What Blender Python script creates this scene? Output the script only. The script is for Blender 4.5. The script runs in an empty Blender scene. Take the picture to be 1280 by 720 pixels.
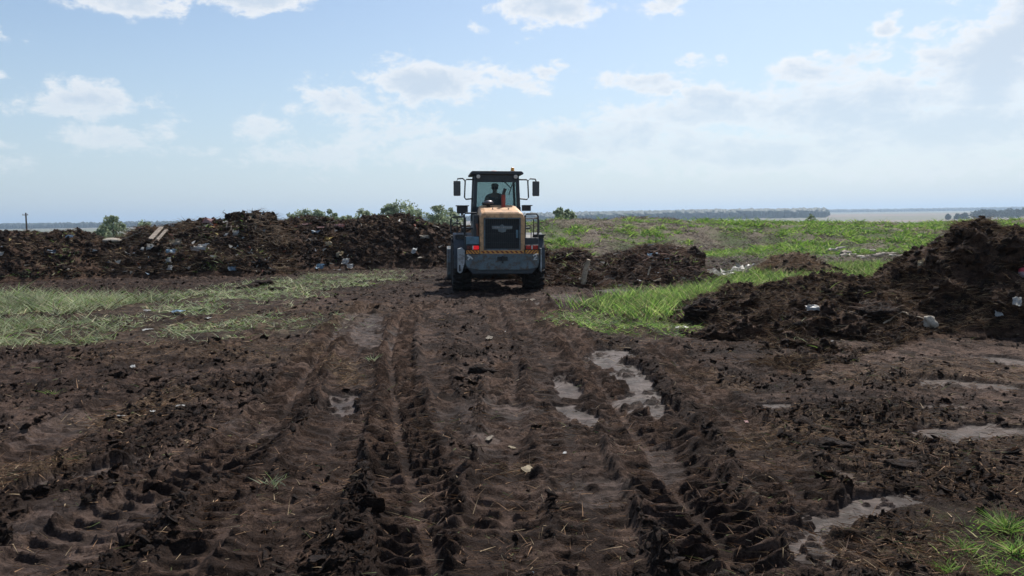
import bpy, bmesh, math, random
import numpy as np
from mathutils import Vector, Matrix, Euler
R = math.radians
scn = bpy.context.scene
COL = scn.collection
random.seed(7)
rng = np.random.default_rng(11)

# ------------------------------------------------------------------ camera
CAM_H, FPX, PITCH, ROLL = 1.85, 1004.0, R(4.92), R(-0.85)
cam_data = bpy.data.cameras.new('camera')
cam = bpy.data.objects.new('camera', cam_data); COL.objects.link(cam)
cam_data.sensor_width = 36; cam_data.lens = 36 * FPX / 1280
cam_data.clip_start = 0.05; cam_data.clip_end = 60000
CAM_ROT = Matrix.Rotation(math.pi / 2 - PITCH, 3, 'X') @ Matrix.Rotation(ROLL, 3, 'Z')
cam.matrix_world = Matrix.Translation((0, 0, CAM_H)) @ CAM_ROT.to_4x4()
scn.camera = cam

# ------------------------------------------------------------------ sun, sky, exposure
SUN_EL, SUN_AZ = R(50), R(24)          # azimuth measured from the view direction (+Y) towards the right (+X)
sl = bpy.data.lights.new('sun', 'SUN'); sl.energy = 5.0; sl.angle = R(0.6); sl.color = (1.0, 0.95, 0.88)
so = bpy.data.objects.new('sun', sl); COL.objects.link(so)
sdir = Vector((math.sin(SUN_AZ) * math.cos(SUN_EL), math.cos(SUN_AZ) * math.cos(SUN_EL), math.sin(SUN_EL)))
so.rotation_euler = sdir.to_track_quat('Z', 'Y').to_euler(); so.location = sdir * 50
scn.view_settings.view_transform = 'Standard'; scn.view_settings.look = 'None'
scn.view_settings.exposure = 0.12; scn.view_settings.gamma = 1.0
scn.render.engine = 'CYCLES'
scn.cycles.max_bounces = 8; scn.cycles.transparent_max_bounces = 12; scn.cycles.volume_bounces = 0
scn.cycles.use_denoising = True

class NT:
    """small helper for writing node trees as expressions"""
    def __init__(s, tree): s.t = tree; s.n = tree.nodes; s.l = tree.links
    def node(s, typ, **kw):
        nd = s.n.new(typ)
        for k, v in kw.items(): setattr(nd, k, v)
        return nd
    def put(s, sock, v):
        if hasattr(v, 'links') or isinstance(v, bpy.types.NodeSocket): s.l.new(v, sock)
        else: sock.default_value = v
    def math(s, op, a, b=0.0, c=0.0, clamp=False):
        nd = s.node('ShaderNodeMath', operation=op, use_clamp=clamp)
        s.put(nd.inputs[0], a); s.put(nd.inputs[1], b); s.put(nd.inputs[2], c)
        return nd.outputs[0]
    def ramp(s, x, a, b, lo=0.0, hi=1.0, smooth=True):
        nd = s.node('ShaderNodeMapRange', interpolation_type='SMOOTHSTEP' if smooth else 'LINEAR')
        s.put(nd.inputs['Value'], x); s.put(nd.inputs['From Min'], a); s.put(nd.inputs['From Max'], b)
        s.put(nd.inputs['To Min'], lo); s.put(nd.inputs['To Max'], hi)
        return nd.outputs[0]
    def mix(s, f, a, b, blend='MIX'):
        nd = s.node('ShaderNodeMix', data_type='RGBA', blend_type=blend)
        s.put(nd.inputs[0], f)
        s.put(nd.inputs[6], a if not isinstance(a, tuple) else (*a, 1)); s.put(nd.inputs[7], b if not isinstance(b, tuple) else (*b, 1))
        return nd.outputs[2]
    def noise(s, vec, scale, detail=4, rough=0.55, dist=0.0, out=0):
        nd = s.node('ShaderNodeTexNoise')
        if vec is not None: s.l.new(vec, nd.inputs['Vector'])
        nd.inputs['Scale'].default_value = scale; nd.inputs['Detail'].default_value = detail
        nd.inputs['Roughness'].default_value = rough; nd.inputs['Distortion'].default_value = dist
        return nd.outputs[out]
    def attr(s, name, out=2):
        nd = s.node('ShaderNodeAttribute'); nd.attribute_name = name
        return nd.outputs[out]

def build_world():
    w = bpy.data.worlds.new('World'); scn.world = w; w.use_nodes = True
    T = NT(w.node_tree); T.n.clear()
    sky = T.node('ShaderNodeTexSky', sky_type='NISHITA'); sky.sun_disc = False
    sky.sun_elevation = SUN_EL; sky.sun_rotation = SUN_AZ
    sky.altitude = 200; sky.air_density = 1.0; sky.dust_density = 1.2; sky.ozone_density = 1.6
    tc = T.node('ShaderNodeTexCoord'); d = tc.outputs['Generated']
    sp = T.node('ShaderNodeSeparateXYZ'); T.l.new(d, sp.inputs[0]); X, Y, Z = sp.outputs
    az = T.math('ARCTAN2', X, Y)
    hyp = T.math('SQRT', T.math('ADD', T.math('MULTIPLY', X, X), T.math('MULTIPLY', Y, Y)))
    el = T.math('ARCTAN2', Z, hyp)
    cmb = T.node('ShaderNodeCombineXYZ'); T.l.new(az, cmb.inputs[0]); T.l.new(T.math('MULTIPLY', el, 1.7), cmb.inputs[1])
    pv = cmb.outputs[0]
    n1 = T.noise(pv, 22, 8, 0.66, 0.2)           # puffy detail
    n2 = T.noise(pv, 7.5, 4, 0.5)                  # large masses
    wn = T.node('ShaderNodeTexNoise'); T.l.new(pv, wn.inputs['Vector']); wn.inputs['Scale'].default_value = 15; wn.inputs['Detail'].default_value = 8; wn.inputs['Roughness'].default_value = .6
    ws = T.node('ShaderNodeSeparateXYZ'); T.l.new(wn.outputs['Color'], ws.inputs[0])
    azw = T.math('ADD', az, T.math('MULTIPLY', T.math('SUBTRACT', ws.outputs[0], 0.5), 0.09))
    elw = T.math('ADD', el, T.math('MULTIPLY', T.math('SUBTRACT', ws.outputs[1], 0.5), 0.05))
    blobs = [(120, 128, 62, 26, 1.0), (165, 175, 60, 24, .75), (85, 150, 30, 30, .5), (240, 190, 70, 18, .55),
             (4, 40, 22, 18, .9), (10, 98, 20, 12, .6), (15, 182, 30, 10, .55), (180, 10, 70, 18, 1.0), (320, 4, 85, 18, 1.1), (330, 160, 45, 24, .7),
             (430, 130, 60, 26, .9), (540, 105, 75, 28, 1.1), (500, 160, 100, 30, .75), (640, 110, 60, 22, .75), (690, 92, 30, 14, .9),
             (690, 18, 60, 26, 1.05), (600, 40, 16, 12, .6), (840, 10, 45, 16, .8), (810, 102, 60, 16, .9), (870, 80, 30, 12, .7),
             (1010, 98, 70, 20, .9), (1065, 76, 45, 16, .9), (880, 140, 120, 28, 1.0), (1060, 140, 150, 34, 1.1), (1240, 90, 80, 60, 1.2), (1275, 40, 45, 46, 1.2),
             (1105, 38, 22, 14, .75), (1150, 44, 26, 12, .7), (1190, 165, 160, 44, 1.1), (740, 175, 170, 28, 1.0), (600, 190, 160, 28, .9),
             (950, 190, 220, 34, 1.0), (400, 195, 130, 24, .75), (60, 205, 120, 20, .5)]
    tot = None
    for (u, v, su, sv, a) in blobs:
        a0 = math.atan2(u - 640, FPX); vh = 283 - 19 * u / 1280; e0 = math.atan2(vh - v, FPX) * math.cos(a0)
        sx, sy = su / FPX, sv / FPX
        dx = T.math('DIVIDE', T.math('SUBTRACT', azw, a0), sx); dy = T.math('DIVIDE', T.math('SUBTRACT', elw, e0), sy)
        r2 = T.math('ADD', T.math('MULTIPLY', dx, dx), T.math('MULTIPLY', dy, dy))
        g = T.math('MULTIPLY', T.math('EXPONENT', T.math('MULTIPLY', r2, -0.8)), a)
        tot = g if tot is None else T.math('MAXIMUM', tot, g)
    # beyond the frame the cloud field simply goes on
    side = T.math('MAXIMUM', T.ramp(T.math('ABSOLUTE', az), 0.60, 0.85), T.ramp(el, 0.27, 0.42))
    gen = T.math('MULTIPLY', side, T.ramp(n2, 0.50, 0.68, 0, 0.85))
    tot = T.math('MAXIMUM', tot, gen)
    dens = T.math('ADD', tot, T.math('MULTIPLY', T.math('SUBTRACT', n1, 0.5), 1.9))
    dens = T.ramp(dens, 0.34, 0.80)
    core = T.ramp(T.math('ADD', tot, T.math('MULTIPLY', T.math('SUBTRACT', n1, 0.5), 1.2)), 0.55, 1.15)
    ccol = T.mix(core, (9.8, 9.8, 9.85), (6.3, 7.2, 8.3))
    low = T.ramp(el, 0.02, 0.20)                   # clouds dissolve in the milky air near the horizon
    alpha = T.math('MULTIPLY', dens, T.math('ADD', 0.34, T.math('MULTIPLY', low, 0.52)))
    skyc = T.mix(1.0, sky.outputs[0], (1.17, 1.21, 1.22), 'MULTIPLY')
    haze = T.math('MULTIPLY', T.ramp(el, 0.32, -0.02), 0.62)
    skyc = T.mix(haze, skyc, T.mix(T.ramp(az, -.5, .5), (5.7, 7.0, 8.3), (6.4, 7.5, 8.6)))
    c = T.mix(alpha, skyc, ccol)
    bg = T.node('ShaderNodeBackground'); T.l.new(c, bg.inputs[0]); bg.inputs[1].default_value = 0.092
    out = T.node('ShaderNodeOutputWorld'); T.l.new(bg.outputs[0], out.inputs[0])
    w.cycles.sampling_method = 'MANUAL'; w.cycles.sample_map_resolution = 512
build_world()

# ------------------------------------------------------------------ maths helpers
_f = np.array([[CAM_ROT[i][j] for j in range(3)] for i in range(3)])
def ray(u, v):
    return _f @ np.array([(u - 640) / FPX, -(v - 360) / FPX, -1.0])
def gp(u, v, z=0.0):
    """where the line of sight through photo pixel (u, v) meets the level z"""
    r = ray(u, v); t = (z - CAM_H) / r[2]
    return np.array([r[0] * t, r[1] * t, z])
def dp(u, v, d):
    """the point at distance d (along +Y) seen at (u, v)"""
    r = ray(u, v); t = d / r[1]
    return np.array([r[0] * t, d, CAM_H + r[2] * t])

_tabs = {}
def vn(x, y, seed=0):
    if seed not in _tabs: _tabs[seed] = np.random.default_rng(1000 + seed).random((256, 256)).astype(np.float32)
    t = _tabs[seed]
    xi = np.floor(x); yi = np.floor(y); fx = (x - xi).astype(np.float32); fy = (y - yi).astype(np.float32)
    xi = xi.astype(np.int64) & 255; yi = yi.astype(np.int64) & 255; x1 = (xi + 1) & 255; y1 = (yi + 1) & 255
    fx = fx * fx * fx * (fx * (fx * 6 - 15) + 10); fy = fy * fy * fy * (fy * (fy * 6 - 15) + 10)
    a = t[yi, xi] * (1 - fx) + t[yi, x1] * fx; b = t[y1, xi] * (1 - fx) + t[y1, x1] * fx
    return (a * (1 - fy) + b * fy) * 2 - 1
def fbm(x, y, s, octs=4, seed=0, gain=0.5):
    r = 0; a = 1; f = 1 / s; n = 0
    for o in range(octs):
        r = r + a * vn(x * f + 17.3 * o, y * f + 9.1 * o, seed + o); n += a; a *= gain; f *= 2.03
    return r / n
def sstep(a, b, x):
    t = np.clip((x - a) / (b - a), 0, 1); return t * t * (3 - 2 * t)
_ct = {}
def domes(x, y, cell, rmin, rmax, prob, seed, flat=0.7):
    """scattered rounded clods as a height field"""
    if seed not in _ct: _ct[seed] = np.random.default_rng(seed).random((6, 128, 128)).astype(np.float32)
    T = _ct[seed]
    cx = np.floor(x / cell).astype(np.int64); cy = np.floor(y / cell).astype(np.int64)
    h = np.zeros_like(x)
    for dx in (-1, 0, 1):
        for dy in (-1, 0, 1):
            ix = (cx + dx) & 127; iy = (cy + dy) & 127
            px = (cx + dx + T[0, iy, ix]) * cell; py = (cy + dy + T[1, iy, ix]) * cell
            r = rmin + (rmax - rmin) * T[2, iy, ix] ** 1.6
            an = T[4, iy, ix] * 6.283; ca = np.cos(an); sa = np.sin(an); e = 0.55 + 0.45 * T[5, iy, ix]
            ux = (x - px) * ca + (y - py) * sa; uy = (-(x - px) * sa + (y - py) * ca) / e
            q = 1 - (ux * ux + uy * uy) / (r * r)
            hh = np.sqrt(np.maximum(q, 0)) * r * flat * (T[3, iy, ix] < prob)
            h = np.maximum(h, hh)
    return h

# ------------------------------------------------------------------ mesh helpers
def link(o, parent=None):
    COL.objects.link(o)
    if parent is not None: o.parent = parent
    return o
def np_mesh(name, V, F, mat, parent=None, attrs=None, cols=None, smooth=False):
    """mesh object from numpy vertices and an (n,3) or (n,4) face array"""
    me = bpy.data.meshes.new(name); V = np.asarray(V, dtype=np.float32); F = np.asarray(F, dtype=np.int32)
    me.vertices.add(len(V)); me.vertices.foreach_set('co', V.ravel())
    k = F.shape[1]; me.loops.add(F.size); me.loops.foreach_set('vertex_index', F.ravel())
    me.polygons.add(len(F)); me.polygons.foreach_set('loop_start', np.arange(0, F.size, k, dtype=np.int32))
    if smooth: me.polygons.foreach_set('use_smooth', np.ones(len(F), dtype=bool))
    me.update(calc_edges=True)
    for n, a in (attrs or {}).items():
        at = me.attributes.new(n, 'FLOAT', 'POINT'); at.data.foreach_set('value', np.asarray(a, dtype=np.float32).ravel())
    if cols is not None:
        at = me.attributes.new('tint', 'FLOAT_COLOR', 'POINT')
        c = np.ones((len(V), 4), dtype=np.float32); c[:, :3] = cols; at.data.foreach_set('color', c.ravel())
    if mat: me.materials.append(mat)
    return link(bpy.data.objects.new(name, me), parent)
def tag(o, label=None, cat=None, group=None, kind=None):
    if label: o['label'] = label
    if cat: o['category'] = cat
    if group: o['group'] = group
    if kind: o['kind'] = kind
    return o
def empty(name, loc, rot=(0, 0, 0)):
    o = bpy.data.objects.new(name, None); o.empty_display_size = 0.2; COL.objects.link(o)
    o.location = loc; o.rotation_euler = rot; return o
def grid_faces(nr, nc):
    a = (np.arange(nr - 1)[:, None] * nc + np.arange(nc - 1)[None, :]).ravel()
    return np.stack([a, a + 1, a + nc + 1, a + nc], 1)

class MB:
    def __init__(s): s.bm = bmesh.new()
    def box(s, c, size, rot=None, taper=None):
        ret = bmesh.ops.create_cube(s.bm, size=1.0); vs = ret['verts']
        for v in vs:
            v.co.x *= size[0]; v.co.y *= size[1]; v.co.z *= size[2]
            if taper and v.co.z > 0: v.co.x *= taper[0]; v.co.y *= taper[1]
        if rot: bmesh.ops.rotate(s.bm, verts=vs, cent=(0, 0, 0), matrix=Euler(rot).to_matrix())
        bmesh.ops.translate(s.bm, verts=vs, vec=c); return s
    def prism(s, prof, y0, y1, axis='Y'):
        """profile (x, z) pushed along Y (or (y, z) along X)"""
        f = (lambda p, w: (p[0], w, p[1])) if axis == 'Y' else ((lambda p, w: (w, p[0], p[1])) if axis == 'X' else (lambda p, w: (p[0], p[1], w)))
        a = [s.bm.verts.new(f(p, y0)) for p in prof]; b = [s.bm.verts.new(f(p, y1)) for p in prof]
        n = len(prof); s.bm.faces.new(a); s.bm.faces.new(b[::-1])
        for i in range(n): s.bm.faces.new((a[i], b[i], b[(i + 1) % n], a[(i + 1) % n]))
        return s
    def quad(s, *p):
        s.bm.faces.new([s.bm.verts.new(q) for q in p]); return s
    def tube(s, pts, r, n=8, r2=None):
        pts = [Vector(p) for p in pts]; rings = []
        for i, p in enumerate(pts):
            t = (pts[min(i + 1, len(pts) - 1)] - pts[max(i - 1, 0)]).normalized()
            a = Vector((0, 0, 1)) if abs(t.z) < 0.9 else Vector((1, 0, 0))
            u = t.cross(a).normalized(); w = t.cross(u); rr = r if r2 is None else r + (r2 - r) * i / (len(pts) - 1)
            rings.append([s.bm.verts.new(p + (u * math.cos(2 * math.pi * k / n) + w * math.sin(2 * math.pi * k / n)) * rr) for k in range(n)])
        for a, b in zip(rings, rings[1:]):
            for k in range(n): s.bm.faces.new((a[k], a[(k + 1) % n], b[(k + 1) % n], b[k]))
        s.bm.faces.new(rings[0][::-1]); s.bm.faces.new(rings[-1]); return s
    def lathe(s, prof, c, axis='X', n=32):
        rings = []
        for (w, r) in prof:
            ring = []
            for k in range(n):
                a = 2 * math.pi * k / n
                p = (w, r * math.cos(a), r * math.sin(a)) if axis == 'X' else ((r * math.cos(a), r * math.sin(a), w) if axis == 'Z' else (r * math.cos(a), w, r * math.sin(a)))
                ring.append(s.bm.verts.new(Vector(p) + Vector(c)))
            rings.append(ring)
        for a, b in zip(rings, rings[1:]):
            for k in range(n): s.bm.faces.new((a[k], a[(k + 1) % n], b[(k + 1) % n], b[k]))
        s.bm.faces.new(rings[0][::-1]); s.bm.faces.new(rings[-1]); return s
    def build(s, name, mat, parent=None, smooth=False, bevel=0, loc=None):
        bmesh.ops.recalc_face_normals(s.bm, faces=s.bm.faces[:])
        me = bpy.data.meshes.new(name); s.bm.to_mesh(me); s.bm.free()
        if mat: me.materials.append(mat)
        if smooth:
            for p in me.polygons: p.use_smooth = True
        o = link(bpy.data.objects.new(name, me), parent)
        if loc is not None: o.location = loc
        if bevel:
            m = o.modifiers.new('bevel', 'BEVEL'); m.width = bevel; m.segments = 2; m.limit_method = 'ANGLE'
        return o

# ------------------------------------------------------------------ materials
def new_mat(name):
    m = bpy.data.materials.new(name); m.use_nodes = True; T = NT(m.node_tree)
    b = T.n['Principled BSDF']; return m, T, b
def simple_mat(name, col, rough=0.6, metal=0.0, var=0.25, nscale=6, dirt=None, bump=0.0, coat=0):
    """painted or plain surface with uneven tone, dust and a fine relief"""
    m, T, b = new_mat(name)
    tc = T.node('ShaderNodeTexCoord').outputs['Object']
    n = T.noise(tc, nscale, 6, 0.6)
    c = T.mix(T.ramp(n, 0.3, 0.7), tuple(x * (1 - var) for x in col), tuple(min(1, x * (1 + var)) for x in col))
    if dirt:
        n2 = T.noise(tc, nscale * 2.3, 8, 0.7); c = T.mix(T.ramp(n2, 0.45, 0.62, 0, dirt[1]), c, dirt[0])
    T.put(b.inputs['Base Color'], c); T.put(b.inputs['Roughness'], T.ramp(n, 0.2, 0.8, max(rough - .12, .03), min(rough + .12, 1)))
    b.inputs['Metallic'].default_value = metal
    if coat: b.inputs['Coat Weight'].default_value = coat
    if bump:
        bp = T.node('ShaderNodeBump'); T.l.new(T.noise(tc, nscale * 5, 6, 0.7), bp.inputs['Height'])
        bp.inputs['Strength'].default_value = bump; bp.inputs['Distance'].default_value = 0.02; T.l.new(bp.outputs[0], b.inputs['Normal'])
    return m
def tint_mat(name, rough=0.7, transl=0.0, var=0.3, nscale=30, spec=0.3):
    """colour comes from the 'tint' attribute of each strand or lump"""
    m, T, b = new_mat(name)
    c = T.attr('tint', 0); tc = T.node('ShaderNodeTexCoord').outputs['Object']
    n = T.noise(tc, nscale, 3, 0.6)
    c = T.mix(1.0, c, T.mix(n, (1 - var,) * 3, (1 + var,) * 3), 'MULTIPLY')
    T.put(b.inputs['Base Color'], c); b.inputs['Roughness'].default_value = rough; b.inputs['Specular IOR Level'].default_value = spec
    if transl:
        tr = T.node('ShaderNodeBsdfTranslucent'); T.l.new(c, tr.inputs[0]); mx = T.node('ShaderNodeMixShader'); mx.inputs[0].default_value = transl
        T.l.new(b.outputs[0], mx.inputs[1]); T.l.new(tr.outputs[0], mx.inputs[2]); T.l.new(mx.outputs[0], T.n['Material Output'].inputs[0])
    return m

def soil_mat(name, ground=False, dark=(0.012, 0.0066, 0.0046), mid=(0.075, 0.046, 0.034), light=(0.19, 0.125, 0.088)):
    m, T, b = new_mat(name)
    tc = T.node('ShaderNodeTexCoord').outputs['Object']
    a = T.noise(tc, 1.1, 5, 0.6); f = T.noise(tc, 9, 8, 0.72); g = T.noise(tc, 60, 5, 0.75)
    mixf = T.math('ADD', T.math('MULTIPLY', f, 0.6), T.math('MULTIPLY', g, 0.5))
    c = T.mix(T.ramp(mixf, 0.42, 0.64), dark, mid)
    c = T.mix(T.math('MULTIPLY', T.ramp(mixf, 0.56, 0.76), T.ramp(a, 0.38, 0.65)), c, light)
    rough = T.ramp(f, 0.3, 0.7, 0.95, 0.75)
    mpf = T.node('ShaderNodeMapping'); T.l.new(tc, mpf.inputs[0]); mpf.inputs['Scale'].default_value = (1, 2.6, 1)
    ff = T.noise(mpf.outputs[0], 22, 8, .82, .6); c = T.mix(T.ramp(ff, .52, .66, 0, .75), c, (.125, .072, .042)); c = T.mix(T.ramp(ff, .46, .34, 0, .8), c, dark)
    if ground:
        sm = T.attr('smooth'); st = T.attr('straw'); gr = T.attr('green'); dr = T.attr('dry')
        fib = T.noise(tc, 34, 6, 0.8)
        c = T.mix(T.math('MULTIPLY', dr, T.ramp(mixf, 0.30, 0.66)), c, (0.150, 0.099, 0.076))
        c = T.mix(T.math('MULTIPLY', st, T.ramp(fib, 0.42, 0.62)), c, (0.20, 0.135, 0.075))
        c = T.mix(T.math('MULTIPLY', gr, T.ramp(fib, 0.44, 0.62, 0, .6)), c, (0.095, 0.098, 0.045))
        smc = T.mix(T.ramp(f, 0.3, 0.7), (0.050, 0.034, 0.029), (0.090, 0.064, 0.053))
        c = T.mix(T.math('MULTIPLY', sm, T.ramp(f, 0.22, 0.50)), c, smc)
        rough = T.math('SUBTRACT', rough, T.math('MULTIPLY', sm, 0.22))
        n3 = T.noise(tc, 3.2, 9, .78); c = T.mix(T.ramp(n3, .56, .45, 0, .75), c, (.014, .0078, .0055)); c = T.mix(T.math('MULTIPLY', T.ramp(n3, .56, .68, 0, .6), T.math('SUBTRACT', 1.0, sm)), c, (.15, .095, .063))
        mu = T.attr('mulch'); c = T.mix(T.math('MULTIPLY', mu, T.ramp(T.noise(tc, 5, 9, .8), .56, .46)), c, (.018, .010, .007)); c = T.mix(T.math('MULTIPLY', mu, T.ramp(T.noise(tc, 7, 9, .8), .58, .64)), c, (.17, .12, .08))
        damp = T.math('MULTIPLY', T.ramp(T.noise(tc, 1.7, 6, .65), .50, .64), T.math('SUBTRACT', 1.0, sm)); c = T.mix(T.math('MULTIPLY', damp, .6), c, (.012, .008, .0065))
        far = T.attr('far')
        c = T.mix(far, c, T.mix(T.ramp(T.noise(tc, 0.35, 6, 0.6), 0.4, 0.6), (0.16, 0.13, 0.095), (0.075, 0.10, 0.035)))
    T.put(b.inputs['Base Color'], c); T.put(b.inputs['Roughness'], rough); T.put(b.inputs['Specular IOR Level'], T.math('ADD', .10, T.math('MULTIPLY', T.attr('smooth'), .06)))
    bp = T.node('ShaderNodeBump'); h = T.math('ADD', T.math('MULTIPLY', f, 1.0), T.math('MULTIPLY', g, 0.45))
    if ground: h = T.math('MULTIPLY', h, T.math('SUBTRACT', 1.0, T.math('MULTIPLY', sm, 0.85)))
    T.l.new(h, bp.inputs['Height']); bp.inputs['Strength'].default_value = 1.0; bp.inputs['Distance'].default_value = 0.05
    T.l.new(bp.outputs[0], b.inputs['Normal'])
    return m
M_ground = soil_mat('mud', ground=True)
M_heap = soil_mat('heap_soil', dark=(0.020, 0.011, 0.0075), mid=(0.092, 0.053, 0.035), light=(0.21, 0.135, 0.083))
M_heap_tan = soil_mat('straw_soil', dark=(0.05, 0.032, 0.022), mid=(0.13, 0.09, 0.055), light=(0.24, 0.17, 0.11))
def clod_mat():
    m, T, b = new_mat('clod_soil'); tc = T.node('ShaderNodeTexCoord').outputs['Object']
    rnd = T.node('ShaderNodeObjectInfo').outputs['Random']; f = T.noise(tc, 1.6, 6, .7); g = T.noise(tc, 6, 5, .75)
    c = T.mix(T.ramp(f, .35, .65), (.020, .0115, .008), (.078, .046, .033)); c = T.mix(T.math('MULTIPLY', T.ramp(g, .45, .7), rnd), c, (.14, .083, .054))
    T.put(b.inputs['Base Color'], c); b.inputs['Roughness'].default_value = .9; b.inputs['Specular IOR Level'].default_value = .25
    bp = T.node('ShaderNodeBump'); T.l.new(T.math('ADD', g, f), bp.inputs['Height']); bp.inputs['Strength'].default_value = 1; bp.inputs['Distance'].default_value = .35
    T.l.new(bp.outputs[0], b.inputs['Normal']); return m
M_clod = clod_mat()
M_strand = tint_mat('dry_strands', 0.8, 0.15)
M_grass = tint_mat('grass_blades', 0.55, 0.45)
M_leaf = tint_mat('tree_leaves', 0.6, 0.35)

# ------------------------------------------------------------------ ground: tyre tracks, ruts, clods
def curve_from(pix):
    P = np.array([gp(u, v)[:2] for (u, v) in pix]); P = P[np.argsort(P[:, 1])]
    yy = np.linspace(P[0, 1], P[-1, 1], 400)
    xx = np.interp(yy, P[:, 1], P[:, 0])
    k = np.hanning(41); k /= k.sum(); xx = np.convolve(np.pad(xx, 20, mode='edge'), k, 'valid')
    s = np.concatenate([[0], np.cumsum(np.hypot(np.diff(xx), np.diff(yy)))])
    sl = np.gradient(xx, yy)
    return yy, xx, s, sl
TRACKS = [
    (curve_from([(240, 745), (300, 650), (352, 580), (385, 520), (402, 470), (440, 410)]), .48, .045, .155, .9),
    (curve_from([(1010, 745), (960, 690), (905, 625), (862, 575), (826, 535), (800, 500)]), .46, .045, .155, .95),
    (curve_from([(580, 745), (574, 660), (562, 600), (548, 540), (540, 480), (548, 420)]), .40, .035, .155, .7),  # centre line in the photo, tyre width, depth, lug pitch, how crisp
    (curve_from([(552, 735), (547, 711), (529, 649), (504, 569), (493, 511), (487, 444), (500, 400), (545, 375)]), .56, .065, .155, 1.0),
    (curve_from([(935, 735), (905, 700), (866, 640), (826, 585), (778, 520), (734, 458), (690, 400), (660, 372)]), .60, .06, .155, 1.0),
    (curve_from([(640, 735), (632, 680), (636, 620), (645, 570), (640, 510), (645, 455), (628, 400), (620, 372)]), .50, .05, .17, .9),
    (curve_from([(40, 720), (140, 655), (222, 622), (275, 591), (318, 552), (350, 525), (374, 489), (388, 462), (425, 410), (470, 375)]), .55, .07, .16, 1.0),
    (curve_from([(-60, 640), (0, 600), (60, 560), (120, 522), (200, 478), (300, 430), (360, 400)]), .5, .05, .17, .7),
    (curve_from([(1060, 735), (1010, 650), (960, 575), (905, 520), (860, 470), (810, 425), (740, 380)]), .5, .05, .155, .95),
    (curve_from([(330, 735), (370, 660), (400, 600), (420, 545), (436, 500), (446, 450), (470, 400)]), .5, .04, .18, .55),
    (curve_from([(760, 735), (742, 650), (722, 590), (706, 530), (690, 470), (665, 420), (640, 375)]), .45, .035, .19, .75),
]
BERMS = [  # lines of thrown-up mud: centre line, half width, height
    (curve_from([(420, 735), (440, 660), (452, 600), (455, 550), (456, 500), (462, 440)]), .26, .10),
    (curve_from([(600, 735), (592, 660), (583, 600), (566, 540), (560, 490), (565, 430), (580, 390)]), .24, .10),
    (curve_from([(770, 735), (745, 660), (715, 600), (700, 550), (676, 500), (668, 455), (660, 410)]), .22, .11),
    (curve_from([(1010, 735), (955, 650), (912, 590), (872, 540), (835, 490), (790, 440)]), .26, .11),
    (curve_from([(900, 720), (945, 640), (975, 590), (1035, 545), (1100, 500), (1170, 460), (1230, 436)]), .45, .13),
    (curve_from([(205, 735), (260, 670), (320, 620), (375, 570), (420, 520), (440, 480)]), .30, .09),
    (curve_from([(0, 690), (100, 600), (200, 550), (280, 500), (340, 460)]), .28, .07),
]
PATCHES = [  # smooth wet mud: end A, end B, half width m, strength
    ((762, 440), (812, 500), .25, 1), ((815, 505), (828, 518), .14, 1), ((698, 470), (706, 492), .11, 1), ((710, 510), (722, 527), .15, 1), ((424, 495), (434, 518), .13, 1),
    ((70, 600), (150, 577), .11, 1), ((50, 614), (100, 604), .12, 1), ((1014, 668), (1040, 698), .22, 1), ((1045, 652), (1090, 638), .17, 1), ((1085, 630), (1136, 626), .16, 1),
    ((1150, 480), (1250, 486), .20, .75), ((1165, 545), (1245, 538), .20, .9), ((1130, 512), (1210, 508), .12, .7), ((445, 395), (468, 432), .35, .6),
    ((30, 455), (62, 450), .12, .9), ((610, 505), (655, 515), .22, .55), ((735, 600), (745, 610), .18, .5), ((930, 502), (968, 506), .08, .9),
    ((70, 545), (110, 520), .28, .45), ((60, 700), (170, 650), .40, .4), ((1050, 590), (1060, 600), .09, .7), ((570, 515), (620, 575), .2, .35),
    ((1255, 450), (1290, 455), .3, .8), ((870, 398), (700, 372), .5, .5), ((880, 395), (720, 352), .35, .6), ((300, 530), (330, 545), .2, .35), ((620, 548), (600, 552), .12, .6), ((190, 495), (235, 488), .12, .7),
    ((740, 360), (830, 370), .4, .8), ((655, 378), (670, 380), .25, .9), ((800, 560), (830, 600), .10, .45), ((60, 640), (20, 665), .2, .5)]
def caps(x, y, A, B, w):
    a = gp(*A)[:2]; b = gp(*B)[:2]; d = b - a; L = max(d @ d, 1e-6)
    t = np.clip(((x - a[0]) * d[0] + (y - a[1]) * d[1]) / L, 0, 1)
    return np.hypot(x - a[0] - t * d[0], y - a[1] - t * d[1]) / w
GREENS = [((0, 378), (110, 384), 2.0, 1.0), ((-10, 412), (60, 424), 1.3, 1.0), ((215, 385), (430, 347), 2.6, .8), ((240, 413), (350, 407), 1.4, .9), ((460, 352), (480, 356), .9, .5),
          ((740, 400), (820, 408), 1.1, 1.0), ((850, 385), (960, 372), 1.9, 1.0), ((960, 352), (1110, 335), 2.4, .9), ((1240, 680), (1290, 690), .45, 1.0), ((1160, 705), (1280, 715), .28, .7),
          ((900, 318), (965, 322), 2.2, .9), ((120, 405), (215, 392), 1.6, .5)]
STRAWS = [((130, 530), (230, 500), .45, 1.0), ((10, 600), (30, 590), .4, .8), ((960, 555), (1060, 545), .35, .7), ((1130, 560), (1280, 560), 1.3, .45), ((1100, 470), (1280, 470), .9, .5),
          ((425, 455), (432, 485), .16, .9), ((1060, 690), (1150, 690), .35, .6), ((180, 440), (330, 440), 1.2, .5), ((650, 590), (680, 586), .1, .6), ((870, 470), (905, 480), .3, .5),
          ((760, 430), (770, 436), .3, .5), ((300, 400), (420, 390), 1.5, .4)]

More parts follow.
